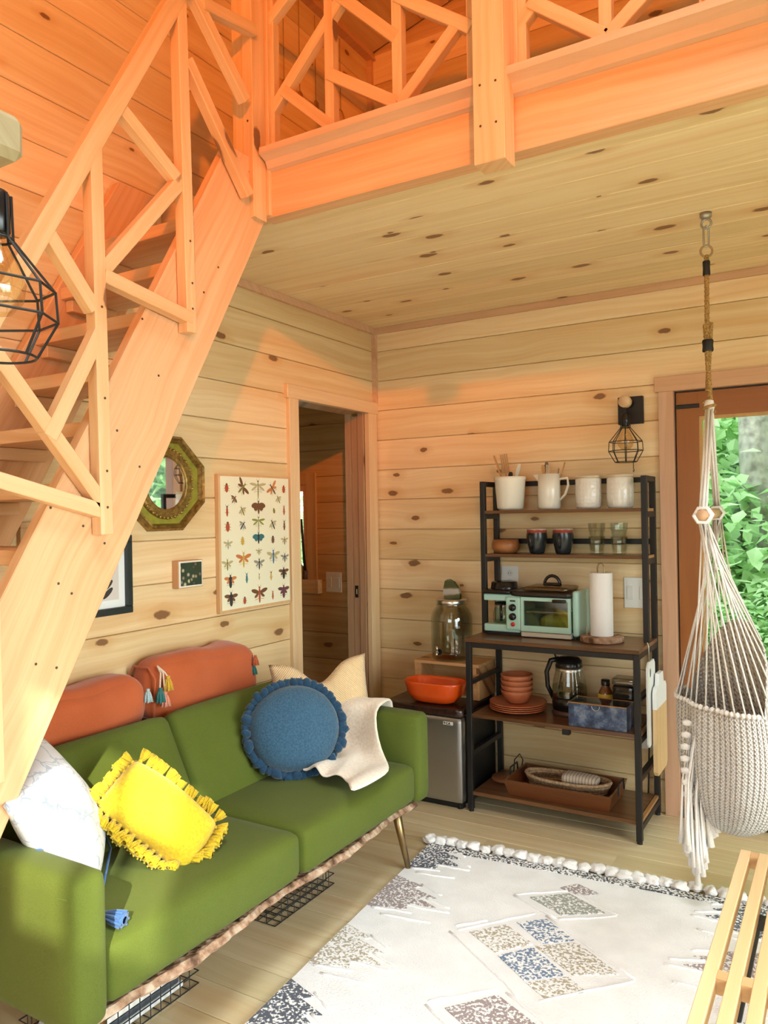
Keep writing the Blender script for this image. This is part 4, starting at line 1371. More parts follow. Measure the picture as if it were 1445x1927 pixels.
# ---- middle shelf
T3 = 0.4815
terra = plain((0.46, 0.135, 0.055), 0.45, noise_amt=0.12, nscale=20.0)
terra_in = plain((0.20, 0.085, 0.045), 0.35)
pcx, pcy = -1.425, 3.66
gname = 'stacked terracotta plates'
plates = ('bottom', 'second lowest', 'second highest', 'topmost')
prof = [(0, 0.001), (0.075, 0.001), (0.085, 0.003), (0.139, 0.014), (0.140, 0.018), (0.135, 0.018), (0.08, 0.008), (0, 0.007)]
pme = to_mesh(lathe(bmesh.new(), prof, (0, 0, 0), 40), True, 'plate')
pme.materials.append(terra)
for k in range(4):
    o = add_obj('dinner_plate', pme, None, None, (pcx, pcy, T3 + k * 0.0095))
    tag(o, 'round terracotta dinner plate, %s of its stack' % plates[k], 'plate', gname)
prof = [(0, 0.001), (0.042, 0.001), (0.052, 0.008), (0.076, 0.050), (0.080, 0.066), (0.076, 0.066), (0.070, 0.048), (0.046, 0.012), (0, 0.009)]
bme = to_mesh(lathe(bmesh.new(), prof, (0, 0, 0), 36), True, 'bowl')
bme.materials.append(terra)
for k in range(4):
    o = add_obj('cereal_bowl', bme, None, None, (pcx - 0.005, pcy, T3 + 0.0365 + k * 0.0255))
    tag(o, 'terracotta bowl on the plates, %s of its stack' % plates[k], 'bowl', 'stacked terracotta bowls')

kc = (-1.175, 3.70, T3)
ket = thing('electric_kettle', 'glass electric kettle with black lid, handle and base', 'kettle', kc)
part('power_base', lathe(bmesh.new(), [(0, 0.0), (0.082, 0.0), (0.084, 0.012), (0.080, 0.026), (0, 0.026)], kc, 32), plain((0.09, 0.04, 0.025), 0.3), ket, True)
part('foot_ring', lathe(bmesh.new(), [(0, 0.0265), (0.080, 0.0265), (0.084, 0.060), (0.083, 0.090), (0, 0.090)], kc, 32), black_gloss, ket, True)
part('glass_body', lathe(bmesh.new(), [(0.083, 0.0905), (0.084, 0.110), (0.078, 0.165), (0.066, 0.212), (0.0655, 0.216)], kc, 36), glass((0.90, 0.94, 0.92), 0.5), ket, True)
part('water', lathe(bmesh.new(), [(0, 0.0908), (0.080, 0.0908), (0.081, 0.110), (0.079, 0.140), (0, 0.140)], kc, 32), glass((0.80, 0.84, 0.74), 0.2), ket, True)
part('collar', lathe(bmesh.new(), [(0.066, 0.212), (0.067, 0.236), (0.064, 0.236)], kc, 36), steel, ket, True)
part('lid', lathe(bmesh.new(), [(0.0645, 0.236), (0.062, 0.262), (0.045, 0.276), (0, 0.280)], kc, 32), black_gloss, ket, True)
part('handle', tube(bmesh.new(), [(kc[0] - 0.045, kc[1] - 0.01, T3 + 0.266), (kc[0] - 0.085, kc[1] - 0.015, T3 + 0.256), (kc[0] - 0.106, kc[1] - 0.02, T3 + 0.20), (kc[0] - 0.102, kc[1] - 0.02, T3 + 0.13), (kc[0] - 0.076, kc[1] - 0.01, T3 + 0.070)], [0.012, 0.013, 0.012, 0.011, 0.011], 10), black_gloss, ket, True)
part('power_cord', tube(bmesh.new(), [(kc[0] - 0.06, kc[1] + 0.05, T3 + 0.012), (kc[0] - 0.12, 3.86, T3 + 0.03), (kc[0] - 0.10, 3.892, T3 + 0.16), (kc[0] - 0.17, 3.893, T3 + 0.33), (kc[0] - 0.20, 3.893, T3 + 0.50)], 0.004, 6), black_m, ket, True)

hc = (-1.000, 3.70, T3)
hon = thing('honey_bottle', 'small amber honey bottle with a black cap and yellow label', 'bottle', hc)
part('bottle', lathe(bmesh.new(), [(0, 0.001), (0.030, 0.001), (0.032, 0.01), (0.031, 0.075), (0.036, 0.105), (0.030, 0.130), (0.019, 0.150), (0.018, 0.158)], hc, 24), plain((0.20, 0.055, 0.012), 0.12, 0, 0.6, coat=0.5), hon, True)
part('cap', lathe(bmesh.new(), [(0.0205, 0.156), (0.0205, 0.182), (0.018, 0.184), (0, 0.184)], hc, 24), black_gloss, hon, True)
part('label', lathe(bmesh.new(), [(0.0345, 0.082), (0.0368, 0.104), (0.0335, 0.118)], hc, 24), plain((0.72, 0.45, 0.04), 0.5), hon, True)

bx = thing('blue_box', 'mottled blue metal box with a clear glass lid', 'box', (-0.99, 3.58, T3))
bx0, bx1, by0, by1, bh = -1.118, -0.855, 3.50, 3.63, 0.105
N = NT('mottled_blue')
tcn = N.n('TexCoord')
nz = N.n('TexNoise', i_Scale=22.0, i_Detail=6.0, i_Roughness=0.7)
N.l(tcn.outputs['Object'], nz.inputs['Vector'])
N.l(N.ramp(nz.outputs[0], [(0.35, (0.012, 0.022, 0.06)), (0.5, (0.05, 0.09, 0.20)), (0.66, (0.22, 0.28, 0.40))]), N.b.inputs['Base Color'])
N.b.inputs['Roughness'].default_value = 0.35
bm = bmesh.new()
for lo, hi in (((bx0, by0, T3), (bx1, by0 + 0.005, T3 + bh)), ((bx0, by1 - 0.005, T3), (bx1, by1, T3 + bh)), ((bx0, by0 + 0.005, T3), (bx0 + 0.005, by1 - 0.005, T3 + bh)), ((bx1 - 0.005, by0 + 0.005, T3), (bx1, by1 - 0.005, T3 + bh)), ((bx0 + 0.005, by0 + 0.005, T3), (bx1 - 0.005, by1 - 0.005, T3 + 0.005))):
    box(bm, lo, hi)
part('body', bm, N.m, bx)
lid = part('lid', B((bx0 + 0.003, by0 + 0.003, T3 + bh), (bx1 - 0.003, by1 - 0.003, T3 + bh + 0.004)), glass((0.72, 0.78, 0.76), 0.6), bx)
part('lid_rim', tube(bmesh.new(), [(bx0, by0, T3 + bh + 0.002), (bx1, by0, T3 + bh + 0.002), (bx1, by1, T3 + bh + 0.002), (bx0, by1, T3 + bh + 0.002)], 0.003, 5, closed=True), plain((0.5, 0.36, 0.2), 0.35, 0.9), lid)
part('ring_pull', tube(bmesh.new(), [(-0.992 + 0.018 * math.cos(a), by0 - 0.003, T3 + bh - 0.004 - 0.02 * math.sin(a)) for a in [math.pi * k / 8 for k in range(9)]], 0.0018, 6), steel, bx, True)
jar = thing('storage_jar', 'black coffee-filled square clear jar behind the blue box', 'jar', (-0.905, 3.69, T3))
part('body', rbox(bmesh.new(), (-0.955, 3.645, T3 + 0.001), (-0.857, 3.735, T3 + 0.172), 0.010, 5), plain((0.010, 0.009, 0.010), 0.15, 0, 0.6), jar, True)
part('lid', rbox(bmesh.new(), (-0.957, 3.643, T3 + 0.1725), (-0.855, 3.737, T3 + 0.205), 0.008, 5), glass((0.62, 0.60, 0.58), 0.6), jar, True)

# ---- bottom shelf: tray, wicker basket, folded cloth
T4 = 0.1015
tray_m = wood((0.19, 0.060, 0.020, 1), (0.11, 0.032, 0.011, 1), 'x', 0.0, 0.3, 0.2, coat=0.3)
tr = thing('serving_tray', 'reddish brown wooden serving tray with sloped sides on the bottom shelf', 'tray', (-1.20, 3.66, T4))
tx0, tx1, ty0, ty1, th = -1.445, -0.93, 3.505, 3.80, 0.075
part('base', B((tx0 + 0.02, ty0 + 0.02, T4 + 0.001), (tx1 - 0.02, ty1 - 0.02, T4 + 0.010)), tray_m, tr)
fl_ = 0.018
sides = [((tx0, ty0), (tx1, ty0)), ((tx1, ty0), (tx1, ty1)), ((tx1, ty1), (tx0, ty1)), ((tx0, ty1), (tx0, ty0))]
cxx, cyy = (tx0 + tx1) / 2, (ty0 + ty1) / 2
for (ax, ay), (b_x, b_y) in sides:
    bm = bmesh.new()
    def ins(x, y, k):
        return (x + (k if x < cxx else -k), y + (k if y < cyy else -k))
    vs = []
    for (x, y) in ((ax, ay), (b_x, b_y)):
        for k, z in ((fl_, T4 + 0.001), (0.0, T4 + th), (0.012, T4 + th), (fl_ + 0.012, T4 + 0.011)):
            q = ins(x, y, k)
            vs.append(bm.verts.new((q[0], q[1], z)))
    for i in range(4):
        bm.faces.new((vs[i], vs[(i + 1) % 4], vs[4 + (i + 1) % 4], vs[4 + i]))
    bm.faces.new(vs[3::-1]); bm.faces.new(vs[4:])
    part('side', bm, tray_m, tr)
for x in (tx0 - 0.006, tx1 + 0.006):
    part('handle', tube(bmesh.new(), [(x, 3.60, T4 + 0.055), (x, 3.61, T4 + 0.105), (x, 3.70, T4 + 0.105), (x, 3.71, T4 + 0.055)], 0.004, 6), black_m, tr)
wick = plain((0.22, 0.12, 0.06), 0.7, noise_amt=0.5, nscale=90.0, bump=0.6)
wick_l = plain((0.50, 0.34, 0.20), 0.7, noise_amt=0.4, nscale=90.0, bump=0.6)
wb = thing('wicker_basket', 'long oval woven basket lying in the serving tray', 'basket', (-1.18, 3.66, T4 + 0.011))
for k in range(7):
    z = T4 + 0.018 + k * 0.0105
    s = 0.86 + 0.14 * k / 6
    pts = [(-1.18 + 0.205 * s * math.copysign(abs(math.cos(a)) ** 0.75, math.cos(a)), 3.66 + 0.085 * s * math.sin(a), z + 0.004 * math.cos(2 * a) * (k == 6)) for a in [2 * math.pi * i / 44 for i in range(44)]]
    part('coil' if k < 6 else 'rim', tube(bmesh.new(), pts, 0.0062 if k < 6 else 0.009, 6, closed=True), (wick, wick, wick_l)[k % 3] if k < 6 else wick_l, wb, True)
part('base', lathe(bmesh.new(), [(0, 0), (0.17, 0), (0.172, 0.008), (0, 0.008)], (-1.18, 3.66, T4 + 0.0125), 30, 1.0, 0.40), wick, wb)
N = NT('striped_linen')
tcn = N.n('TexCoord')
spx = N.n('SeparateXYZ'); N.l(tcn.outputs['Object'], spx.inputs[0])
sw = N.math('SINE', N.math('MULTIPLY', spx.outputs[0], 420.0))
N.l(N.mix(N.ramp(sw, [(0.55, (0, 0, 0)), (0.7, (1, 1, 1))]), (0.72, 0.64, 0.54, 1), (0.42, 0.32, 0.26, 1)), N.b.inputs['Base Color'])
N.b.inputs['Roughness'].default_value = 0.95
single('folded_napkin', rbox(bmesh.new(), (-1.20, 3.615, T4 + 0.060), (-1.03, 3.705, T4 + 0.105), 0.018, 8, (0, 0, 0.006), 0.008, seed=6.0), N.m, 'striped beige linen napkin folded in the oval basket', 'napkin', (-1.115, 3.66, T4 + 0.06), smooth=True)
tv = thing('wooden_trivet', 'round reddish wooden board with a wire handle beside the tray', 'trivet', (-1.53, 3.74, T4))
part('disc', lathe(bmesh.new(), [(0, 0.001), (0.062, 0.001), (0.066, 0.008), (0.062, 0.02), (0, 0.02)], (-1.525, 3.71, T4), 28), wood((0.30, 0.11, 0.05, 1), (0.2, 0.07, 0.03, 1), 'x', 0, 0.4), tv, True)
part('wire_handle', tube(bmesh.new(), [(-1.497, 3.765, T4 + 0.015), (-1.50, 3.79, T4 + 0.085), (-1.475, 3.80, T4 + 0.115), (-1.455, 3.79, T4 + 0.09), (-1.46, 3.765, T4 + 0.0155)], 0.003, 6), black_m, tv, True)

# ---- boards hanging from the end of the rack
cbm = wood((0.72, 0.50, 0.27, 1), (0.60, 0.38, 0.17, 1), 'z', 0.0, 0.4, 0.2)
wht = plain((0.84, 0.84, 0.85), 0.4)
t = thing('white_cutting_board', 'thin white plastic cutting board hung on the end of the rack', 'cutting board', (-0.775, 3.60, 0.48))
bm = bmesh.new()
prism(bm, [(3.545, 0.765), (3.57, 0.785), (3.68, 0.785), (3.70, 0.765), (3.70, 0.425), (3.685, 0.41), (3.56, 0.41), (3.545, 0.425)], (-0.779, 0, 0), (0, 1, 0), (0, 0, 1), (0.007, 0, 0))
part('board', bm, wht, t)
part('hang_hole', lathe(bmesh.new(), [(0, 0), (0.012, 0), (0.012, 0.0012), (0, 0.0012)], (-0.772, 3.60, 0.735), 16, 0.6, 1.6, axis=(1, 0, 0)), black_m, t)
t = thing('wooden_cutting_board', 'pale wooden cutting board with a white dipped handle on the rack end', 'cutting board', (-0.755, 3.72, 0.28))
bm = bmesh.new()
prism(bm, [(3.60, 0.57), (3.60, 0.29), (3.62, 0.27), (3.80, 0.27), (3.82, 0.29), (3.82, 0.57)], (-0.765, 0, 0), (0, 1, 0), (0, 0, 1), (0.018, 0, 0))
part('blade', bm, cbm, t)
bm = bmesh.new()
prism(bm, [(3.60, 0.5705), (3.82, 0.5705), (3.82, 0.645), (3.80, 0.665), (3.76, 0.67), (3.75, 0.72), (3.665, 0.72), (3.655, 0.67), (3.62, 0.665), (3.60, 0.645)], (-0.765, 0, 0), (0, 1, 0), (0, 0, 1), (0.018, 0, 0))
part('handle', bm, wht, t, label='white dipped handle')

# ------------------------------------------------------------------ mini fridge and what stands on it
fr = thing('mini_fridge', 'small stainless mini fridge with a black top beside the sofa', 'fridge', (-1.86, 3.66, 0.0))
fx0, fx1 = -2.09, -1.645
part('cabinet', B((fx0, 3.52, 0.02), (fx1, 3.885, 0.455), 0.004), black_m, fr)
part('top', rbox(bmesh.new(), (fx0 - 0.003, 3.464, 0.456), (fx1 + 0.003, 3.885, 0.497), 0.008, 4), plain((0.035, 0.014, 0.010), 0.25, 0, 0.5, noise_amt=0.3, nscale=40), fr, True)
dr = part('door', rbox(bmesh.new(), (fx0, 3.462, 0.035), (fx1, 3.518, 0.454), 0.012, 5), plain((0.42, 0.42, 0.42), 0.33, 0.9), fr, True)
bd = part('badge', B((-1.742, 3.4595, 0.418), (-1.690, 3.4625, 0.434)), plain((0.75, 0.74, 0.72), 0.4), dr)
part('kick_plate', B((fx0 + 0.01, 3.49, 0.004), (fx1 - 0.01, 3.52, 0.034)), black_m, fr)
for x in (fx0 + 0.03, fx1 - 0.03):
    part('foot', lathe(bmesh.new(), [(0, 0), (0.014, 0), (0.014, 0.02), (0, 0.02)], (x, 3.50, 0.0), 12), black_m, fr)
# raised lettering of the badge
tx = bpy.data.curves.new('badge_text', 'FONT')
tx.body = 'RCA'
tx.size = 0.0165
tx.extrude = 0.0004
tx.offset = 0.0006
tx.space_character = 1.15
tmp = bpy.data.objects.new('badge_text', tx)
COL.objects.link(tmp)
bpy.context.view_layer.update()
me = bpy.data.meshes.new_from_object(tmp.evaluated_get(bpy.context.evaluated_depsgraph_get()))
bpy.data.objects.remove(tmp)
lt = add_obj('lettering', me, black_m, bd)
lt.matrix_basis = world_matrix(bd).inverted() @ Matrix.Translation((-1.7385, 3.4592, 0.4205)) @ Matrix.Rotation(R(90), 4, 'X')

FT = 0.4975
ob = thing('orange_bowl', 'big glossy orange enamel bowl with a squarish rim on the fridge', 'bowl', (-1.835, 3.565, FT))
bm = bmesh.new()
rings = []
prof = [(0.0, 0.002), (0.075, 0.002), (0.105, 0.014), (0.130, 0.050), (0.142, 0.100), (0.146, 0.112), (0.140, 0.112), (0.134, 0.098), (0.122, 0.052), (0.098, 0.020), (0.0, 0.010)]
for rr, z in prof:
    if rr == 0:
        rings.append([bm.verts.new((-1.835, 3.565, FT + z))])
        continue
    ring = []
    for k in range(40):
        a = 2 * math.pi * k / 40 + 0.1
        e = 3.2
        q = (abs(math.cos(a)) ** e + abs(math.sin(a)) ** e) ** (-1 / e)
        ring.append(bm.verts.new((-1.835 + rr * 1.12 * q * math.cos(a), 3.565 + rr * 0.68 * q * math.sin(a), FT + z)))
    rings.append(ring)
for a, b in zip(rings, rings[1:]):
    for k in range(40):
        k2 = (k + 1) % 40
        if len(a) == 1:
            bm.faces.new((a[0], b[k2], b[k]))
        elif len(b) == 1:
            bm.faces.new((a[k], a[k2], b[0]))
        else:
            bm.faces.new((a[k], a[k2], b[k2], b[k]))
part('body', bm, plain((0.78, 0.085, 0.008), 0.22, 0, 0.5, coat=0.4), ob, True)

cr_ = thing('wooden_crate', 'low pine crate on the fridge carrying the drink dispenser', 'crate', (-1.82, 3.78, FT))
cx0, cx1, cy0, cy1, chh = -2.015, -1.640, 3.672, 3.880, 0.185
crate_m = wood((0.66, 0.38, 0.17, 1), (0.50, 0.26, 0.10, 1), 'x', 0.2, 0.5, 0.4)
part('top_board', B((cx0, cy0, FT + chh - 0.016), (cx1, cy1, FT + chh), 0.001), crate_m, cr_)
for x in (cx0, cx1 - 0.015):
    part('end_board', B((x, cy0 + 0.002, FT + 0.001), (x + 0.015, cy1, FT + chh - 0.0165), 0.001), crate_m, cr_)
    part('corner_post', B((x + (0.0155 if x == cx0 else -0.0205), cy0 + 0.004, FT + 0.001), (x + (0.0355 if x == cx0 else -0.0005), cy0 + 0.026, FT + chh - 0.0165)), crate_m, cr_)
part('bottom_board', B((cx0 + 0.0155, cy0 + 0.03, FT + 0.001), (cx1 - 0.0155, cy1 - 0.016, FT + 0.012)), crate_m, cr_)
part('back_board', B((cx0 + 0.0155, cy1 - 0.0155, FT + 0.001), (cx1 - 0.0155, cy1, FT + chh - 0.0165)), crate_m, cr_)
DZ = FT + chh + 0.0005
dc = (-1.838, 3.772, DZ)
dp = thing('drink_dispenser', 'glass drink dispenser jar with metal lid and chrome tap', 'dispenser', dc)
part('jar', lathe(bmesh.new(), [(0, 0.002), (0.098, 0.002), (0.108, 0.014), (0.110, 0.060), (0.111, 0.210), (0.107, 0.240), (0.094, 0.268), (0.080, 0.282), (0.079, 0.298)], dc, 40), glass((0.86, 0.90, 0.86), 0.5), dp, True)
part('inner_glass', lathe(bmesh.new(), [(0, 0.010), (0.094, 0.010), (0.103, 0.02), (0.105, 0.205), (0.101, 0.235), (0.088, 0.262), (0.075, 0.28)], dc, 40), glass((0.93, 0.95, 0.93), 0.2), dp, True)
part('lid', lathe(bmesh.new(), [(0.083, 0.296), (0.085, 0.299), (0.085, 0.318), (0.081, 0.322), (0, 0.322)], dc, 40), steel, dp, True)
tp = Vector((dc[0] - 0.022, dc[1] - 0.108, DZ + 0.052))
tap = part('tap', tube(bmesh.new(), [tp, tp + Vector((0, -0.03, 0)), tp + Vector((0, -0.034, -0.02))], 0.008, 10), plain((0.7, 0.68, 0.64), 0.12, 1.0), dp, True)
part('tap_lever', tube(bmesh.new(), [tp + Vector((0, -0.026, 0.006)), tp + Vector((0, -0.028, 0.034))], [0.006, 0.009], 8), plain((0.7, 0.68, 0.64), 0.12, 1.0), tap, True)
part('tap_washer', lathe(bmesh.new(), [(0.016, 0), (0.016, 0.006), (0, 0.006)], tp + Vector((0, 0.004, 0)), 16, axis=(0, -1, 0)), black_m, tap)
N = NT('agate')
tcn = N.n('TexCoord')
wv = N.n('TexWave', wave_type='RINGS', i_Scale=4.0, i_Distortion=3.0)
wv.inputs['Detail'].default_value = 3.0
N.l(tcn.outputs['Object'], wv.inputs['Vector'])
N.l(N.ramp(wv.outputs['Fac'], [(0.2, (0.045, 0.06, 0.02)), (0.55, (0.10, 0.085, 0.035)), (0.85, (0.42, 0.38, 0.34))]), N.b.inputs['Base Color'])
N.b.inputs['Roughness'].default_value = 0.12
bm = prism(bmesh.new(), [(-0.040, 0), (0.046, 0), (0.048, 0.025), (0.036, 0.060), (0.014, 0.092), (-0.016, 0.108), (-0.034, 0.096), (-0.044, 0.05)], (dc[0] + 0.005, dc[1] - 0.012, DZ + 0.3225), (1, 0.15, 0), (0, 0, 1), (0.004, 0.016, 0))
single('agate_slice', bm, N.m, 'upright dark green polished stone slice on the dispenser lid', 'stone', (dc[0], dc[1], DZ + 0.3225))

# ------------------------------------------------------------------ plates and sockets on the walls
def wall_plate(name, label, x0, x1, z0, z1, y, kind):
    t = thing(name, label, 'switch' if kind == 's' else 'outlet', ((x0 + x1) / 2, y, z0))
    part('plate', B((x0, y - 0.006, z0), (x1, y, z1), 0.002), white_pl, t)
    if kind == 's':
        n = max(1, int(round((x1 - x0) / 0.055)))
        for k in range(n):
            xc = x0 + (k + 0.5) * (x1 - x0) / n
            part('rocker', B((xc - 0.016, y - 0.010, (z0 + z1) / 2 - 0.033), (xc + 0.016, y - 0.006, (z0 + z1) / 2 + 0.033), 0.002), plain((0.74, 0.73, 0.70), 0.35), t)
    else:
        for dz in (0.024, -0.024):
            zc = (z0 + z1) / 2 + dz
            s = part('socket', lathe(bmesh.new(), [(0.017, 0), (0.0165, 0.002), (0, 0.002)], ((x0 + x1) / 2, y - 0.006, zc), 18, axis=(0, -1, 0)), plain((0.70, 0.69, 0.66), 0.4), t)
            for q in (-0.006, 0.006):
                part('slot', B(((x0 + x1) / 2 + q - 0.001, y - 0.0088, zc - 0.004), ((x0 + x1) / 2 + q + 0.001, y - 0.008, zc + 0.004)), black_m, s)
    return t


wall_plate('wall_outlet', 'white wall outlet above the mint coffee maker', -1.600, -1.505, 1.055, 1.180, Y0, 'o')
wall_plate('light_switch', 'white double light switch behind the end posts of the rack', -0.955, -0.835, 0.985, 1.135, Y0, 's')
wall_plate('light_switch', 'white double light switch in the room beyond the doorway', -2.989, -2.866, 0.955, 1.085, IY, 's')
wall_plate('wall_outlet', 'white wall outlet low down beside the hanging boards', -0.885, -0.795, 0.30, 0.42, Y0, 'o')
pl = thing('power_plug', 'black plug and cord in the low outlet by the rack', 'plug', (-0.83, 3.88, 0.36))
part('plug', B((-0.853, 3.868, 0.372), (-0.822, 3.8965, 0.398), 0.004), black_m, pl)
part('cord', tube(bmesh.new(), [(-0.838, 3.87, 0.375), (-0.838, 3.855, 0.33), (-0.842, 3.86, 0.22), (-0.85, 3.876, 0.10), (-0.87, 3.895, 0.02)], 0.004, 6), black_m, pl, True)

# ------------------------------------------------------------------ pictures on the left wall
WX = X0 + 0.0005
# insect chart on a pine-edged canvas
ch = thing('insect_chart', 'cream chart of many printed insects on a pine-edged panel', 'picture', (WX, 2.79, 1.04))
cy0, cy1, cz0, cz1 = 2.545, 3.046, 1.043, 1.655
part('panel', B((WX, cy0, cz0), (WX + 0.022, cy1, cz1), 0.001), wood((0.74, 0.46, 0.24, 1), (0.66, 0.38, 0.18, 1), 'z', 0, 0.5, 0.1), ch)
pw_ = plain((0.84, 0.80, 0.60), 0.7)
pr = part('printed_sheet', B((WX + 0.0221, cy0 + 0.012, cz0 + 0.012), (WX + 0.0229, cy1 - 0.008, cz1 - 0.008)), pw_, ch)
INK = {k: plain(v, 0.8) for k, v in dict(red=(0.42, 0.07, 0.02), brown=(0.17, 0.07, 0.025), dark=(0.035, 0.03, 0.03), olive=(0.22, 0.19, 0.04), pale=(0.50, 0.42, 0.22), orange=(0.60, 0.20, 0.06), yellow=(0.60, 0.38, 0.06), blue=(0.05, 0.15, 0.28), teal=(0.04, 0.17, 0.19), green=(0.26, 0.28, 0.05), purple=(0.15, 0.05, 0.06), grey=(0.32, 0.30, 0.24)).items()}
INK_I = list(INK.keys())


def ell(bm, cx, cz, a, b, ang, mi, lift):
    vs = []
    for k in range(12):
        t_ = 2 * math.pi * k / 12
        x, z = a * math.cos(t_), b * math.sin(t_)
        x, z = x * math.cos(ang) - z * math.sin(ang), x * math.sin(ang) + z * math.cos(ang)
        vs.append(bm.verts.new((lift, cx + x, cz + z)))
    f_ = bm.faces.new(vs)
    f_.material_index = mi


def insect(u, v, s, kind, body, wing, ang=0.0):
    y = cy0 + 0.012 + u * (cy1 - cy0 - 0.02)
    z = cz0 + 0.012 + v * (cz1 - cz0 - 0.02)
    bm = bmesh.new()
    b, w = 0, 1
    def E(cx, cz, a, bb, an, mi, lf):
        c_, s_ = math.cos(ang), math.sin(ang)
        ell(bm, cx * c_ - cz * s_, cx * s_ + cz * c_, a, bb, an + ang, mi, lf)
    L = 0.0002
    if kind == 'beetle':
        E(0, 0, s * 0.30, s * 0.50, 0, w, L); E(0, s * 0.45, s * 0.18, s * 0.14, 0, b, 2 * L)
        for q in (-1, 1):
            for zz in (0.3, 0.0, -0.3):
                E(q * s * 0.38, zz * s, s * 0.14, s * 0.02, q * 0.4 * (1 if zz > 0 else -1), b, L)
    elif kind == 'long':
        E(0, 0, s * 0.17, s * 0.55, 0, w, L); E(0, s * 0.55, s * 0.12, s * 0.12, 0, b, 2 * L)
        for q in (-1, 1):
            E(q * s * 0.2, s * 0.7, s * 0.02, s * 0.14, -q * 0.5, b, L); E(q * s * 0.25, -s * 0.1, s * 0.12, s * 0.02, q * 0.5, b, L)
    else:
        spread = {'wasp': (0.50, 0.15, 0.35, 0.10, 0.25), 'fly': (0.42, 0.12, 0.3, 0.08, -0.35), 'dragon': (0.55, 0.11, 0.5, 0.10, 0.12), 'moth': (0.52, 0.24, 0.38, 0.26, -0.15), 'bee': (0.46, 0.16, 0.3, 0.12, 0.1)}[kind]
        for q in (-1, 1):
            E(q * spread[0] * s * 0.95, s * 0.18 - s * 0.1 * (spread[4] < 0), spread[0] * s * 0.85, spread[1] * s, q * spread[4], w, L)
            E(q * spread[2] * s * 0.9, -s * 0.12, spread[2] * s * 0.8, spread[3] * s, -q * 0.5, w, L * 1.3)
            for zz in (0.1, -0.15, -0.3):
                E(q * s * 0.3, zz * s - s * 0.1, s * 0.24, s * 0.014, -q * (0.5 + zz), b, L)
            E(q * s * 0.12, s * 0.55, s * 0.012, s * 0.16, -q * 0.5, b, L)
        fat = {'bee': 0.20, 'moth': 0.13, 'dragon': 0.06}.get(kind, 0.10)
        E(0, s * 0.16, s * fat * 1.1, s * 0.20, 0, b, 2 * L); E(0, -s * 0.30, s * fat, s * (0.40 if kind != 'dragon' else 0.75), 0, b, 2.2 * L)
        E(0, s * 0.42, s * 0.10, s * 0.08, 0, b, 2 * L)
    me_ = bpy.data.meshes.new('insect')
    bm.to_mesh(me_); bm.free()
    me_.materials.append(INK[body]); me_.materials.append(INK[wing])
    o_ = add_obj('printed_insect', me_, None, pr)
    o_.matrix_basis = world_matrix(pr).inverted() @ Matrix.Translation((WX + 0.0231, y, z))


bugs = [(133, 255, .040, 'beetle', 'brown', 'red', 0), (320, 245, .058, 'wasp', 'olive', 'brown', -0.9), (512, 235, .062, 'dragon', 'olive', 'pale', 0), (700, 260, .054, 'wasp', 'brown', 'orange', 0.7), (853, 272, .038, 'beetle', 'red', 'red', 0),
        (220, 395, .036, 'fly', 'brown', 'brown', -0.7), (780, 395, .036, 'fly', 'olive', 'pale', 0.5), (518, 490, .056, 'moth', 'brown', 'brown', 0), (138, 560, .042, 'long', 'dark', 'red', 0), (318, 545, .040, 'fly', 'olive', 'pale', 0.5),
        (722, 550, .026, 'beetle', 'olive', 'olive', 0.2), (858, 550, .040, 'long', 'red', 'red', 0), (518, 690, .050, 'dragon', 'olive', 'green', 0), (145, 760, .044, 'beetle', 'brown', 'red', 0), (322, 735, .040, 'fly', 'dark', 'grey', -0.7),
        (705, 720, .044, 'fly', 'dark', 'pale', 0.5), (862, 745, .042, 'long', 'brown', 'brown', 0), (518, 890, .048, 'moth', 'dark', 'teal', 0), (148, 980, .036, 'wasp', 'grey', 'pale', 0), (320, 945, .038, 'beetle', 'yellow', 'yellow', 0),
        (706, 925, .036, 'beetle', 'dark', 'brown', 0), (865, 930, .034, 'wasp', 'brown', 'pale', 0), (523, 1075, .028, 'wasp', 'olive', 'pale', 0), (140, 1240, .044, 'wasp', 'olive', 'pale', 0), (332, 1170, .062, 'wasp', 'yellow', 'orange', 0),
        (712, 1130, .058, 'wasp', 'blue', 'pale', 0), (868, 1150, .038, 'wasp', 'dark', 'grey', 0), (527, 1230, .046, 'wasp', 'dark', 'grey', 0), (175, 1450, .052, 'bee', 'dark', 'orange', 0), (370, 1430, .040, 'long', 'teal', 'teal', 0),
        (527, 1410, .026, 'long', 'brown', 'pale', 0), (682, 1400, .036, 'long', 'dark', 'yellow', 0), (853, 1345, .050, 'bee', 'dark', 'brown', 0), (183, 1680, .056, 'bee', 'dark', 'brown', 0), (345, 1715, .034, 'beetle', 'brown', 'red', 0),
        (530, 1620, .068, 'wasp', 'red', 'brown', 0), (704, 1650, .036, 'long', 'red', 'red', 0), (853, 1580, .056, 'bee', 'purple', 'purple', 0)]
for x, y, s, kd, bo, wi_, an in bugs:
    tt = (y - 110) / 1700.0
    xl, xr = 60 + 20 * tt, 915 + 30 * tt
    u = (x - xl) / (xr - xl)
    tp_, bt_ = 95 + 40 * u, 1845 - 145 * u
    insect(u, 1 - (y - tp_) / (bt_ - tp_), s * 0.95, kd, bo, wi_, an)

# eight-sided gilt mirror
gilt = plain((0.34, 0.21, 0.06), 0.42, 0.75, 0.5, 0.45, 60.0, 0.6)
MY, MZ, HW, HH = 2.245, 1.607, 0.215, 0.192
mir = thing('octagon_mirror', 'round mirror in an eight-sided gilt and olive frame', 'mirror', (WX, MY, MZ - HH))


def octo(s):
    c_ = 0.405
    return [(MY + HW * s * a, MZ + HH * s * b) for a, b in ((-c_, 1), (c_, 1), (1, c_), (1, -c_), (c_, -1), (-c_, -1), (-1, -c_), (-1, c_))]


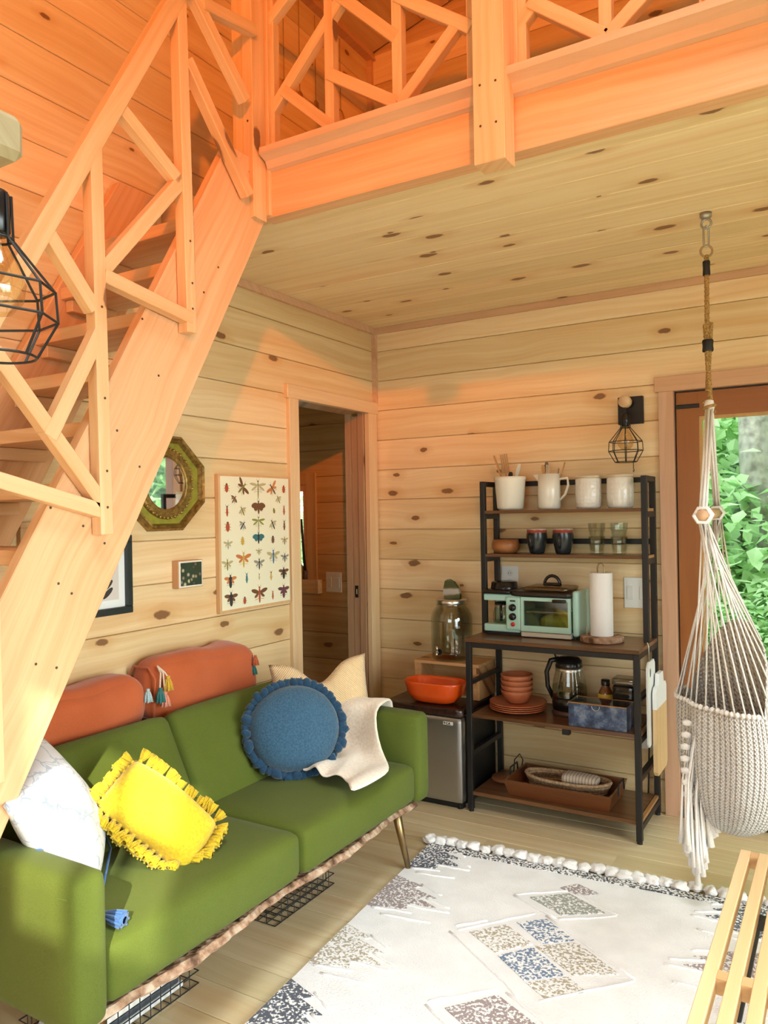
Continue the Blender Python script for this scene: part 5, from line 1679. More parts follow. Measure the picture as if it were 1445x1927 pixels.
bm = bmesh.new()
secs = [(1.0, 0.0), (1.0, 0.022), (0.955, 0.034), (0.92, 0.026), (0.89, 0.028), (0.85, 0.014), (0.85, 0.0)]
rg = [[bm.verts.new((WX + d_, y, z)) for y, z in octo(s)] for s, d_ in secs]
for a, b in zip(rg, rg[1:] + rg[:1]):
    for k in range(8):
        bm.faces.new((a[k], a[(k + 1) % 8], b[(k + 1) % 8], b[k]))
part('outer_frame', bm, gilt, mir)
bm = bmesh.new()
prism(bm, octo(0.862), (WX + 0.001, 0, 0), (0, 1, 0), (0, 0, 1), (0.0125, 0, 0))
part('panel', bm, plain((0.27, 0.24, 0.028), 0.5, 0, 0.4, 0.25, 30.0), mir, label='flat olive green panel')
MC = (WX + 0.0137, MY, MZ)
part('inner_ring', lathe(bmesh.new(), [(0.104, 0.0), (0.106, 0.010), (0.116, 0.014), (0.122, 0.008), (0.132, 0.017), (0.142, 0.010), (0.145, 0.0)], MC, 48, axis=(1, 0, 0)), gilt, mir, True)
for k in range(44):
    a = 2 * math.pi * k / 44
    if k == 0:
        bm = bmesh.new()
        bmesh.ops.create_icosphere(bm, subdivisions=1, radius=0.0078)
        bead_me = to_mesh(bm, True, 'bead')
        bead_me.materials.append(gilt)
    place('bead', bead_me, gilt, mir, (WX + 0.026, MY + 0.140 * math.cos(a), MZ + 0.140 * math.sin(a)), (1, 0.1, 0), 1.0 if k % 2 else 0.7)
silver = plain((0.86, 0.88, 0.86), 0.02, 1.0)
part('looking_glass', lathe(bmesh.new(), [(0, 0.0035), (0.1045, 0.0035), (0.1045, 0.0)], MC, 48, axis=(1, 0, 0)), silver, mir)

# small flower picture, black framed print, tan framed picture
sp_ = thing('small_flower_picture', 'tiny dark flower painting on a thick wooden block', 'picture', (WX, 2.355, 1.177))
part('block', B((WX, 2.288, 1.177), (WX + 0.036, 2.428, 1.290), 0.001), wood((0.70, 0.38, 0.20, 1), (0.6, 0.3, 0.15, 1), 'z', 0, 0.5, 0.1), sp_)
part('border', B((WX + 0.0361, 2.291, 1.180), (WX + 0.0366, 2.425, 1.287)), plain((0.8, 0.76, 0.66), 0.6), sp_)
N = NT('flower_print')
tcn = N.n('TexCoord')
v1 = N.n('TexVoronoi', i_Scale=55.0); N.l(tcn.outputs['Object'], v1.inputs['Vector'])
sc_ = N.n('SeparateColor'); N.l(v1.outputs['Color'], sc_.inputs[0])
fl2 = N.ramp(v1.outputs['Distance'], [(0.2, (1, 1, 1)), (0.55, (0, 0, 0))])
pick = N.ramp(sc_.outputs[0], [(0.35, (0.03, 0.06, 0.025)), (0.5, (0.10, 0.06, 0.11)), (0.7, (0.34, 0.18, 0.16)), (0.9, (0.62, 0.58, 0.38))])
N.l(N.mix(fl2, (0.028, 0.045, 0.025, 1), pick), N.b.inputs['Base Color'])
part('print', B((WX + 0.0367, 2.300, 1.186), (WX + 0.0371, 2.420, 1.281)), N.m, sp_)

bf = thing('black_framed_print', 'botanical print in a dark moulded frame behind the stringer', 'picture', (WX, 1.88, 1.106))
fy0, fy1, fz0, fz1 = 1.70, 2.066, 1.108, 1.405
frm = plain((0.020, 0.028, 0.030), 0.35)
for a, b, c_, d in ((fy0, fy1, fz0, fz0 + 0.026), (fy0, fy1, fz1 - 0.026, fz1), (fy0, fy0 + 0.026, fz0 + 0.026, fz1 - 0.026), (fy1 - 0.026, fy1, fz0 + 0.026, fz1 - 0.026)):
    part('frame_bar', B((WX, a, c_), (WX + 0.024, b, d), 0.003), frm, bf)
mt = part('mount', B((WX + 0.001, fy0 + 0.026, fz0 + 0.026), (WX + 0.006, fy1 - 0.026, fz1 - 0.026)), plain((0.80, 0.82, 0.82), 0.7), bf)
pa = part('paper', B((WX + 0.0061, fy0 + 0.055, fz0 + 0.055), (WX + 0.0066, fy1 - 0.055, fz1 - 0.055)), plain((0.66, 0.60, 0.56), 0.8), bf)
bm = bmesh.new()
rn = random.Random(5)
for k in range(5):
    for q in (-1, 1):
        ell(bm, 1.93 + q * 0.030, 1.19 + k * 0.028, 0.030, 0.010, q * 0.7, 0, WX + 0.0068)
part('printed_fern', bm, plain((0.04, 0.035, 0.03), 0.8), pa)
tf = thing('tan_framed_picture', 'pale blue picture in a tan wooden frame seen through the stairs', 'picture', (WX, 1.35, 1.1))
ty0_, ty1_, tz0, tz1 = 1.598, 1.692, 1.22, 1.462
tanm = wood((0.58, 0.38, 0.20, 1), (0.48, 0.29, 0.14, 1), 'z', 0, 0.5, 0.1)
for a, b, c_, d in ((ty0_, ty1_, tz0, tz0 + 0.02), (ty0_, ty1_, tz1 - 0.02, tz1), (ty0_, ty0_ + 0.03, tz0 + 0.02, tz1 - 0.02), (ty1_ - 0.03, ty1_, tz0 + 0.02, tz1 - 0.02)):
    part('frame_bar', B((WX, a, c_), (WX + 0.022, b, d), 0.002), tanm, tf)
part('print', B((WX + 0.001, ty0_ + 0.03, tz0 + 0.02), (WX + 0.008, ty1_ - 0.03, tz1 - 0.02)), plain((0.62, 0.76, 0.76), 0.6), tf)

# ------------------------------------------------------------------ cage lamps
bulb_g = glass((0.95, 0.86, 0.70), 0.5)


def cage_lamp(t, c, s=1.0):
    """socket, bulb and wire cage hanging with its top at c"""
    c = Vector(c)
    def L(prof):
        return lathe(bmesh.new(), [(r_ * s, z * s) for r_, z in prof], c, 20)
    part('socket', L([(0, 0), (0.016, 0), (0.020, -0.006), (0.020, -0.060), (0.017, -0.064), (0, -0.064)]), black_gloss, t, True)
    b = part('bulb', L([(0.014, -0.064), (0.015, -0.080), (0.030, -0.105), (0.040, -0.135), (0.036, -0.160), (0.020, -0.178), (0, -0.183)]), bulb_g, t, True)
    fil = [c + Vector((0.010 * math.cos(k * 2.4), 0.010 * math.sin(k * 2.4), -0.10 - 0.006 * (k % 5))) * s for k in range(14)]
    part('filament', tube(bmesh.new(), fil, 0.0009 * s, 4), plain((0.9, 0.55, 0.2), 0.4, 0.6), b)
    cg = bmesh.new()
    rs = [(0.023, -0.070), (0.079, -0.140), (0.082, -0.185), (0.052, -0.240)]
    for k in range(8):
        a = 2 * math.pi * k / 8 + 0.2
        pts = [c + Vector((r_ * math.cos(a), r_ * math.sin(a), z)) * s for r_, z in [(0.021, -0.005)] + rs]
        tube(cg, pts, 0.0021 * s, 5)
    for r_, z in rs[:1] + rs[1:]:
        n_ = 8 if r_ > 0.06 else 24
        tube(cg, [c + Vector((r_ * math.cos(2 * math.pi * k / n_ + 0.2), r_ * math.sin(2 * math.pi * k / n_ + 0.2), z)) * s for k in range(n_)], 0.0021 * s, 5, closed=True)
    part('cage', cg, black_m, t)


sc = thing('wall_sconce', 'cage lamp on a black wall block with a pale wooden knob', 'lamp', (-0.903, Y0, 1.886))
part('back_plate', B((-0.965, Y0 - 0.024, 1.886), (-0.845, Y0, 2.020), 0.002), wood((0.030, 0.022, 0.018, 1), (0.015, 0.012, 0.010, 1), 'x', 0, 0.5), sc)
part('arm', tube(bmesh.new(), [(-0.912, Y0 - 0.024, 1.987), (-0.912, Y0 - 0.075, 1.987)], 0.024, 16), black_m, sc, True)
part('knob', lathe(bmesh.new(), [(0, 0.0), (0.027, 0.0), (0.029, 0.004), (0.029, 0.040), (0.026, 0.046), (0, 0.046)], (-0.912, Y0 - 0.076, 1.987), 20, axis=(0, -1, 0)), wood((0.74, 0.56, 0.36, 1), (0.6, 0.42, 0.24, 1), 'y', 0, 0.5), sc, True)
part('hanger', tube(bmesh.new(), [(-0.912, Y0 - 0.10, 1.962), (-0.912, Y0 - 0.10, 1.925)], 0.005, 8), black_m, sc)
cage_lamp(sc, (-0.912, Y0 - 0.10, 1.930), 0.97)
part('pull_chain', tube(bmesh.new(), [(-0.884, Y0 - 0.07, 1.70), (-0.884, Y0 - 0.07, 1.665), (-0.880, Y0 - 0.07, 1.655), (-0.884, Y0 - 0.07, 1.648), (-0.886, Y0 - 0.07, 1.658)], 0.0018, 5), black_m, sc)
pn = thing('pendant_lamp', 'large black cage pendant lamp hanging from a wooden arm by the stairs', 'lamp', (-1.072, 0.698, 1.71))
cage_lamp(pn, (-1.076, 0.697, 1.957), 1.02)
part('cord', tube(bmesh.new(), [(-1.085, 0.690, 2.004), (-1.076, 0.697, 1.957)], 0.004, 6), black_m, pn)
timber('wooden_arm', (X0 + 0.001, 0.697, 2.038), (-1.047, 0.697, 2.038), 0.068, 0.068, wood((0.42, 0.34, 0.20, 1), (0.33, 0.25, 0.13, 1), 'x', 0, 0.6, 0.2), pn, bev=0.012)

# ------------------------------------------------------------------ hanging cords on the loft wall, bedding on the deck
for y, zb, lab in ((3.08, 3.635, 'hanging cord with a brown wooden oval on the loft wall, next to the corner post'), (3.21, 3.635, 'hanging cord with a brown wooden oval, second along the loft wall'), (3.35, 3.65, 'hanging cord with a brown wooden oval, third along the loft wall'), (3.585, 3.70, 'hanging cord ending in a wire ring beside the loft corner')):
    t = thing('hanging_cord', lab, 'cord', (X0 + 0.012, y, zb - 0.06), group='cords hung on the loft wall')
    part('cord', tube(bmesh.new(), [(X0 + 0.008, y, zb), (X0 + 0.008, y, 4.10)], 0.0022, 5), plain((0.30, 0.18, 0.08), 0.7), t)
    if y < 3.5:
        part('wooden_oval', lathe(bmesh.new(), [(0, 0), (0.016, 0.012), (0.022, 0.04), (0.018, 0.075), (0, 0.09)], (X0 + 0.012, y, zb - 0.085), 14, 0.4, 1.0), wood((0.42, 0.20, 0.07, 1), (0.3, 0.13, 0.04, 1), 'z', 0, 0.4), t, True)
    else:
        part('ring', tube(bmesh.new(), [(X0 + 0.008, y + 0.034 * math.cos(2 * math.pi * k / 20), zb - 0.04 + 0.045 * math.sin(2 * math.pi * k / 20)) for k in range(20)], 0.003, 6, closed=True), plain((0.40, 0.25, 0.10), 0.6), t, True)
single('loft_blanket', rbox(bmesh.new(), (-1.52, 2.28, 2.736), (-0.98, 2.62, 2.805), 0.03, 12, (0, 0, 0.01), 0.022, seed=3.0), fabric((0.62, 0.36, 0.20), None, 120.0, 0.95, 0.3, 0.8), 'crumpled tan blanket lying on the loft deck behind the railing', 'blanket', (-1.25, 2.45, 2.736), smooth=True)

# ------------------------------------------------------------------ bottles on the sill of the inner room
for x, h_, r_, col_, lab in ((-3.262, 0.20, 0.034, (0.62, 0.44, 0.04), 'yellow bottle on the inner window sill'), (-3.200, 0.13, 0.026, (0.40, 0.42, 0.10), 'olive jar on the inner window sill next to the brush')):
    c = (x, IY - 0.012, IW[2] - 0.019)
    t = thing('soap_bottle', lab, 'bottle', c)
    part('body', lathe(bmesh.new(), [(0, 0), (r_, 0), (r_, h_ * 0.65), (r_ * 0.45, h_ * 0.82), (r_ * 0.4, h_ * 0.9)], c, 18), plain(col_, 0.2, 0, 0.5), t, True)
    part('cap', lathe(bmesh.new(), [(r_ * 0.45, h_ * 0.9), (r_ * 0.45, h_), (0, h_)], c, 18), black_m, t, True)
c = (-3.148, IY - 0.018, IW[2] - 0.019)
t = thing('dish_brush', 'dark stick brush leaning by the inner window', 'brush', c)
part('handle', tube(bmesh.new(), [c, (-3.175, IY - 0.01, 1.33), (-3.19, IY - 0.005, 1.44)], [0.010, 0.008, 0.012], 8), black_m, t, True)
part('head', lathe(bmesh.new(), [(0, 0.0), (0.016, 0.0), (0.018, 0.05), (0.012, 0.06), (0, 0.06)], c, 12), plain((0.12, 0.06, 0.03), 0.6), t, True)

# ------------------------------------------------------------------ rug
RA = R(4.2)
rug = thing('rug', 'white tufted rug with speckled grey diamonds and knotted fringe', 'rug', (-1.533, 3.03, 0.0), RA)
rx0, rx1, ry0, ry1 = -0.075, 1.27, -2.05, 0.02
N = NT('rug_pile')
tcn = N.n('TexCoord')
n1 = N.n('TexNoise', i_Scale=180.0, i_Detail=2.0); N.l(tcn.outputs['Object'], n1.inputs['Vector'])
n2 = N.n('TexNoise', i_Scale=9.0, i_Detail=3.0); N.l(tcn.outputs['Object'], n2.inputs['Vector'])
N.l(N.mix(N.ramp(n2.outputs[0], [(0.35, (0, 0, 0)), (0.65, (1, 1, 1))]), (0.82, 0.80, 0.81, 1), (0.90, 0.88, 0.89, 1)), N.b.inputs['Base Color'])
N.b.inputs['Roughness'].default_value = 0.95
N.b.inputs['Sheen Weight'].default_value = 0.3
N.bump(n1.outputs[0], 0.6, 0.006)
rug_m = N.m


def speckle(c1, c2, thr=0.5):
    M = NT('speckled_pile')
    tc_ = M.n('TexCoord')
    a_ = M.n('TexNoise', i_Scale=110.0, i_Detail=2.0); M.l(tc_.outputs['Object'], a_.inputs['Vector'])
    M.l(M.mix(M.ramp(a_.outputs[0], [(thr - 0.04, (0, 0, 0)), (thr + 0.04, (1, 1, 1))]), c1 + (1,), c2 + (1,)), M.b.inputs['Base Color'])
    M.b.inputs['Roughness'].default_value = 0.95
    M.bump(a_.outputs[0], 0.6, 0.005)
    return M.m


part('ground', rbox(bmesh.new(), (rx0, ry0, 0.0), (rx1, ry1, 0.012), 0.004, 6), rug_m, rug, world=False)
WHT = (0.86, 0.84, 0.85)
sg = speckle((0.10, 0.11, 0.14), WHT, 0.55)
sb = speckle((0.16, 0.22, 0.34), WHT, 0.50)
st_ = speckle((0.42, 0.36, 0.27), WHT, 0.48)
sm = speckle((0.34, 0.27, 0.27), WHT, 0.54)
sgr = speckle((0.33, 0.34, 0.31), WHT, 0.54)
zl = 0.0122


def motif(poly, mat, h_=0.003):
    part('motif', prism(bmesh.new(), poly, (0, 0, zl), (1, 0, 0), (0, 1, 0), (0, 0, h_)), mat, rug, world=False)


def welt(pts, r_=0.006, seed=0):
    """raised tufted line"""
    fine = []
    for (xa, ya), (xb, yb) in zip(pts, pts[1:]):
        for k in range(6):
            q = k / 6.0
            fine.append(Vector((xa + (xb - xa) * q, ya + (yb - ya) * q, zl - 0.0008)))
    fine.append(Vector((pts[-1][0], pts[-1][1], zl - 0.0008)))
    for i, p in enumerate(fine):
        p += Vector((0.006 * noise.noise(p * 30 + Vector((seed, 0, 0))), 0.006 * noise.noise(p * 30 + Vector((0, seed, 5))), 0))
    part('raised_line', tube(bmesh.new(), fine, [r_ * (0.75 + 0.5 * abs(noise.noise(p * 60))) for p in fine], 6), rug_m, rug, True, world=False)


# border stripe at the far end
motif([(rx0 + 0.01, -0.035), (rx1 - 0.01, -0.035), (rx1 - 0.01, 0.010), (rx0 + 0.01, 0.010)], speckle((0.05, 0.05, 0.06), WHT, 0.50), 0.0042)
# diamonds down the middle
motif([(0.545, -0.155), (0.60, -0.095), (0.69, -0.140), (0.63, -0.185)], sm)
motif([(0.46, -0.275), (0.59, -0.185), (0.74, -0.275), (0.60, -0.355)], sgr)
welt([(0.40, -0.275), (0.58, -0.165)]); welt([(0.62, -0.17), (0.78, -0.275)]); welt([(0.78, -0.28), (0.60, -0.385)]); welt([(0.40, -0.285), (0.59, -0.385)], 0.007)
motif([(0.34, -0.60), (0.44, -0.50), (0.56, -0.58), (0.46, -0.68)], st_)
motif([(0.47, -0.47), (0.56, -0.405), (0.68, -0.50), (0.585, -0.565)], sb)
motif([(0.57, -0.590), (0.69, -0.51), (0.85, -0.635), (0.72, -0.70)], st_)
motif([(0.475, -0.695), (0.565, -0.600), (0.70, -0.710), (0.59, -0.79)], sb)
motif([(0.60, -0.80), (0.71, -0.715), (0.78, -0.77), (0.67, -0.85)], st_)
welt([(0.30, -0.60), (0.51, -0.385)]); welt([(0.55, -0.385), (0.90, -0.64)]); welt([(0.90, -0.65), (0.66, -0.87)]); welt([(0.28, -0.62), (0.48, -0.78), (0.60, -0.88)]); welt([(0.37, -0.50), (0.28, -0.58)], 0.007, 3)
motif([(0.42, -1.02), (0.54, -0.895), (0.70, -0.99), (0.58, -1.12)], sm)
welt([(0.36, -1.01), (0.53, -0.865)]); welt([(0.56, -0.87), (0.76, -1.0)]); welt([(0.36, -1.03), (0.58, -1.17)])
motif([(0.44, -1.36), (0.56, -1.24), (0.70, -1.35), (0.57, -1.46)], st_)
# toothed shapes along both long edges
for side in (0, 1):
    for k, (y_, d_, mat_) in enumerate(((-0.10, 0.20, sg), (-0.45, 0.24, sm), (-0.86, 0.22, st_), (-1.22, 0.20, sg), (-1.58, 0.22, sm))):
        def mx(x_):
            return (rx0 + 0.004 + x_) if side == 0 else (rx1 - 0.004 - x_)
        pts = [(0.0, y_ + 0.13), (d_ * 0.55, y_ + 0.085), (d_ * 0.40, y_ + 0.06), (d_ * 0.9, y_ + 0.02), (d_ * 0.62, y_), (d_, y_ - 0.045), (d_ * 0.55, y_ - 0.06), (d_ * 0.62, y_ - 0.10), (0.0, y_ - 0.13)]
        poly = [(mx(a), b) for a, b in pts]
        motif(poly if side == 1 else poly[::-1], mat_)
        for q, (xa, ya, xb, yb) in enumerate(((0.02, y_ - 0.135, d_ * 0.72, y_ - 0.115), (d_ * 0.5, y_ - 0.068, d_ * 1.25, y_ - 0.062), (d_ * 0.75, y_ + 0.008, d_ * 1.2, y_ - 0.03), (d_ * 0.3, y_ - 0.165, d_ * 1.1, y_ - 0.15), (d_ * 0.5, y_ + 0.10, d_ * 0.95, y_ + 0.05))):
            welt([(mx(xa), ya), (mx(xb), yb)], 0.006, k + q)
# knotted fringe at the far end
rn = random.Random(21)
fr_me = []
for s in range(4):
    bm = bmesh.new()
    bmesh.ops.create_icosphere(bm, subdivisions=3, radius=0.026)
    for v in bm.verts:
        n_ = noise.noise(v.co * 55 + Vector((s * 9.0, 0, 0)))
        v.co *= 1 + 0.55 * n_
        v.co.z *= 0.62
        v.co.x *= 1.15
    me = to_mesh(bm, True, 'fringe_knot')
    me.materials.append(fabric((0.86, 0.83, 0.82), (0.76, 0.72, 0.70), 220.0, 0.95, 0.3, 0.6))
    fr_me.append(me)
nk = 27
for k in range(nk):
    x = rx0 - 0.01 + (rx1 - rx0 + 0.02) * k / (nk - 1)
    o = add_obj('fringe_knot', fr_me[k % 4], None, rug, (x, 0.045 + rn.uniform(-0.008, 0.012), 0.020), (0, 0, rn.uniform(0, 6)))
    o.scale = (rn.uniform(0.9, 1.2),) * 3

# ------------------------------------------------------------------ slatted bench
bn = thing('slat_bench', 'low bench of pale wooden slats on black metal legs', 'bench', (-0.1, 2.0, 0.0))
slat_m = wood((0.74, 0.52, 0.28, 1), (0.64, 0.41, 0.19, 1), 'x', 0.0, 0.45, 0.35, 1.0, 0.8)
BZ, BH = 0.36, 0.040
by0, by1 = 0.95, 2.755
ns = 9
for k in range(ns):
    x = -0.316 + k * 0.0545
    timber('slat', (x + 0.015, by0, BZ - BH / 2), (x + 0.015, by1, BZ - BH / 2), 0.031, BH, slat_m, bn, bev=0.0015)
    if k < ns - 1:
        for ys in (by1 - 0.024, 1.99, 1.25, by0 + 0.024):
            part('spacer', B((x + 0.0308, ys - 0.02, BZ - BH + 0.001), (x + 0.0542, ys + 0.02, BZ - 0.0004)), wood((0.60, 0.36, 0.17, 1), (0.5, 0.28, 0.12, 1), 'x', 0, 0.5), bn)
for y in (2.40, 1.25):
    xa, xb = -0.29, 0.125
    part('leg', tube(bmesh.new(), [(xa + 0.06, y, BZ - BH - 0.001), (xa, y, 0.008), (xa + 0.03, y, 0.007), (xb - 0.03, y, 0.007), (xb, y, 0.008), (xb - 0.06, y, BZ - BH - 0.001)], 0.008, 8), black_m, bn)
    part('leg_bar', B((xa + 0.02, y - 0.02, BZ - BH - 0.026), (xb - 0.02, y + 0.02, BZ - BH - 0.0005)), black_m, bn)

# ------------------------------------------------------------------ hammock chair
HX, HY = -0.432, 3.072
hm = thing('hammock_chair', 'white crocheted hammock chair hanging on a twisted rope', 'hammock chair', (HX, HY, 0.3))
zinc = plain((0.42, 0.40, 0.36), 0.35, 0.9)
rope_m = plain((0.36, 0.20, 0.055), 0.8, noise_amt=0.5, nscale=150.0, bump=0.5)
cotton = fabric((0.88, 0.84, 0.80), (0.78, 0.72, 0.67), 320.0, 0.95, 0.2, 0.5)
hk = part('ceiling_plate', lathe(bmesh.new(), [(0, 2.5545), (0.021, 2.5545), (0.021, 2.540), (0.014, 2.532), (0, 2.532)], (HX, HY, 0), 20), zinc, hm, True)
part('eye', tube(bmesh.new(), [(HX + 0.017 * math.cos(2 * math.pi * k / 18), HY + 0.005, 2.517 + 0.017 * math.sin(2 * math.pi * k / 18)) for k in range(18)], 0.0042, 8, closed=True), zinc, hk, True)
part('carabiner', tube(bmesh.new(), [(HX + dx, HY + dx * 0.5, z) for dx, z in ((0.0, 2.508), (0.008, 2.498), (0.008, 2.440), (0.0, 2.428), (-0.008, 2.440), (-0.008, 2.498))], 0.0038, 6, closed=True), zinc, hm, True)
part('ring', tube(bmesh.new(), [(HX + 0.019 * math.cos(2 * math.pi * k / 20), HY + 0.008 * math.cos(2 * math.pi * k / 20), 2.414 + 0.021 * math.sin(2 * math.pi * k / 20)) for k in range(20)], 0.004, 8, closed=True), plain((0.42, 0.27, 0.14), 0.4, 0.6), hm, True)


def twisted(bm, p0, p1, r_, turns, strands=3, n=60, rs=None):
    p0, p1 = Vector(p0), Vector(p1)
    d, s_, u_ = frame_of(p1 - p0)
    for q in range(strands):
        pts = []
        for k in range(n + 1):
            a = 2 * math.pi * (turns * k / n + q / strands)
            pts.append(p0.lerp(p1, k / n) + (s_ * math.cos(a) + u_ * math.sin(a)) * r_ * 0.55)
        tube(bm, pts, rs or r_ * 0.62, 6)
    return bm


part('rope', twisted(bmesh.new(), (HX, HY, 2.398), (HX - 0.003, HY, 2.08), 0.0085, 14), rope_m, hm, True)
part('rope', twisted(bmesh.new(), (HX - 0.009, HY, 2.145), (HX + 0.006, HY, 1.835), 0.0085, 14), rope_m, hm, True)
part('rope', twisted(bmesh.new(), (HX + 0.010, HY + 0.006, 2.150), (HX - 0.006, HY + 0.006, 1.90), 0.0080, 11), rope_m, hm, True)
for z0, z1, rr in ((2.325, 2.378, 0.0135), (2.045, 2.088, 0.020)):
    part('tape_wrap', lathe(bmesh.new(), [(rr * 0.9, z0), (rr, z0 + 0.004), (rr * 0.92, (z0 + z1) / 2), (rr, z1 - 0.004), (rr * 0.9, z1)], (HX - 0.001, HY, 0), 14), black_m, hm, True)
part('knot', tube(bmesh.new(), [(HX + 0.02 * math.cos(k * 0.9), HY + 0.02 * math.sin(k * 0.9), 1.822 + 0.0035 * k) for k in range(12)], 0.006, 7), rope_m, hm, True)
NE, FE = Vector((-0.405, 2.690, 1.446)), Vector((-0.461, 3.450, 1.449))
part('spreader_bar', tube(bmesh.new(), [NE, FE], 0.019, 16), wood((0.66, 0.40, 0.24, 1), (0.56, 0.32, 0.17, 1), 'y', 0, 0.5), hm, True)
apex = Vector((HX, HY, 1.842))
for e, k in ((NE, 0), (FE, 1)):
    dirb = (FE - NE).normalized() * (1 if k == 0 else -1)
    grip = e + dirb * 0.030
    for q in range(4):
        a = 2 * math.pi * q / 4
        off = Vector((0.009 * math.cos(a), 0.004, 0.009 * math.sin(a)))
        top = apex + Vector((0.010 * math.cos(a), 0.010 * math.sin(a), 0))
        part('suspension_cord', tube(bmesh.new(), [top, top.lerp(grip, 0.5) + off * 0.4, grip + off + Vector((0, 0, 0.018))], 0.0048, 6), cotton, hm, True)
    wrap = bmesh.new()
    tube(wrap, [grip + dirb * (0.004 * s_) + Vector((0.0265 * math.cos(s_ * 1.05), 0, 0.0265 * math.sin(s_ * 1.05))) for s_ in range(-9, 16)], 0.0062, 6)
    part('bar_wrap', wrap, cotton, hm, True)
part('top_knot', lathe(bmesh.new(), [(0, -0.03), (0.014, -0.025), (0.019, 0.0), (0.015, 0.022), (0, 0.028)], apex, 14), cotton, hm, True)

# seat pouch: rows of (height, left, right, half depth) across the camera-facing width
e_l = Vector((0.859, 0.512, 0.0))
e_d = Vector((-0.512, 0.859, 0.0))
PC = Vector((HX, HY, 0))
rowsH = [(0.296, 0.015, 0.030, 0.03), (0.306, -0.020, 0.080, 0.10), (0.325, -0.045, 0.118, 0.16), (0.36, -0.068, 0.155, 0.215), (0.41, -0.084, 0.180, 0.255), (0.47, -0.095, 0.196, 0.285), (0.54, -0.100, 0.203, 0.305),
         (0.61, -0.101, 0.202, 0.315), (0.68, -0.100, 0.190, 0.318), (0.75, -0.098, 0.172, 0.315), (0.83, -0.092, 0.155, 0.30), (0.92, -0.085, 0.135, 0.285), (1.01, -0.075, 0.115, 0.27), (1.10, -0.066, 0.098, 0.25)]
nA = 64


def pouch(z, a):
    """point of the pouch at height z and angle a (0 = towards the glazed door side)"""
    for (z0, l0, r0_, d0), (z1, l1, r1_, d1) in zip(rowsH, rowsH[1:]):
        if z <= z1:
            q = max(0.0, (z - z0) / (z1 - z0))
            l_, r_, d_ = l0 + (l1 - l0) * q, r0_ + (r1_ - r0_) * q, d0 + (d1 - d0) * q
            break
    else:
        l_, r_, d_ = rowsH[-1][1:]
    c_, h_ = (l_ + r_) / 2, (r_ - l_) / 2
    fold = 1 + 0.045 * math.sin(a * 9 + z * 3) * min(1, (z - 0.28) * 4) * max(0.0, -math.cos(a) * 0.5 + 0.5)
    return PC + e_l * (c_ + h_ * math.cos(a) * fold) + e_d * (d_ * math.sin(a)) + Vector((0, 0, z))


def rim(a):
    c_ = math.cos(a)
    return 0.76 + 0.30 * max(0.0, c_) ** 0.8 - 0.02 * math.sin(a)


bm = bmesh.new()
NR = 30
grid = []
for i in range(NR + 1):
    row = []
    for k in range(nA):
        a = 2 * math.pi * k / nA
        zt = rim(a)
        q = i / NR
        z = 0.297 + (zt - 0.297) * (q ** 1.25)
        row.append(bm.verts.new(pouch(z, a)))
    grid.append(row)
uvl = bm.loops.layers.uv.new('UVMap')
for i in range(NR):
    for k in range(nA):
        k2 = (k + 1) % nA
        f_ = bm.faces.new((grid[i][k], grid[i][k2], grid[i + 1][k2], grid[i + 1][k]))
        for lp_, (ii, kk) in zip(f_.loops, ((i, k), (i, k + 1), (i + 1, k + 1), (i + 1, k))):
            lp_[uvl].uv = (kk / nA, ii / NR)
bm.faces.new(grid[0][::-1])
N = NT('crochet_net')
uv = N.n('UVMap')
spu = N.n('SeparateXYZ'); N.l(uv.outputs[0], spu.inputs[0])
uu = N.math('MULTIPLY', spu.outputs[0], 2 * math.pi * 64)
vv = N.math('MULTIPLY', spu.outputs[1], 2 * math.pi * 40)
wa = N.math('SINE', N.math('ADD', uu, N.math('MULTIPLY', N.math('SINE', vv), 0.9)))
wb_ = N.math('SINE', N.math('ADD', uu, N.math('ADD', N.math('MULTIPLY', N.math('SINE', vv), -0.9), 1.57)))
net = N.math('MAXIMUM', wa, wb_)
N.l(N.mix(N.ramp(N.math('ADD', N.math('MULTIPLY', net, 0.5), 0.5), [(0.30, (0, 0, 0)), (0.62, (1, 1, 1))]), (0.64, 0.59, 0.55, 1), (0.90, 0.87, 0.84, 1)), N.b.inputs['Base Color'])
N.b.inputs['Roughness'].default_value = 0.95
N.bump(net, 0.8, 0.012)
o = part('seat', bm, N.m, hm, True)
md = o.modifiers.new('thick', 'SOLIDIFY'); md.thickness = 0.006
for k in range(34):
    a = 2 * math.pi * (k + 0.3) / 34
    p = pouch(rim(a) - 0.006, a)
    near = math.sin(a) < 0.0
    e = NE if near else FE
    dirb = (FE - NE).normalized() * (1 if near else -1)
    top = e + dirb * (0.022 + 0.03 * ((k * 7) % 5) / 5.0) + Vector((0.014 * math.cos(k), 0, -0.020))
    mid = top.lerp(p, 0.45) * 1.0
    pull = (PC + Vector((0, 0, mid.z)) - mid) * 0.10
    part('net_cord', tube(bmesh.new(), [top, mid + pull, p], 0.0032, 5), cotton, hm, True)
for k in range(30):
    a = math.pi * (0.55 + 0.9 * k / 29)
    p = pouch(rim(a), a)
    part('edge_knot', lathe(bmesh.new(), [(0, -0.010), (0.008, -0.006), (0.009, 0.004), (0, 0.010)], p, 8), cotton, hm, True)
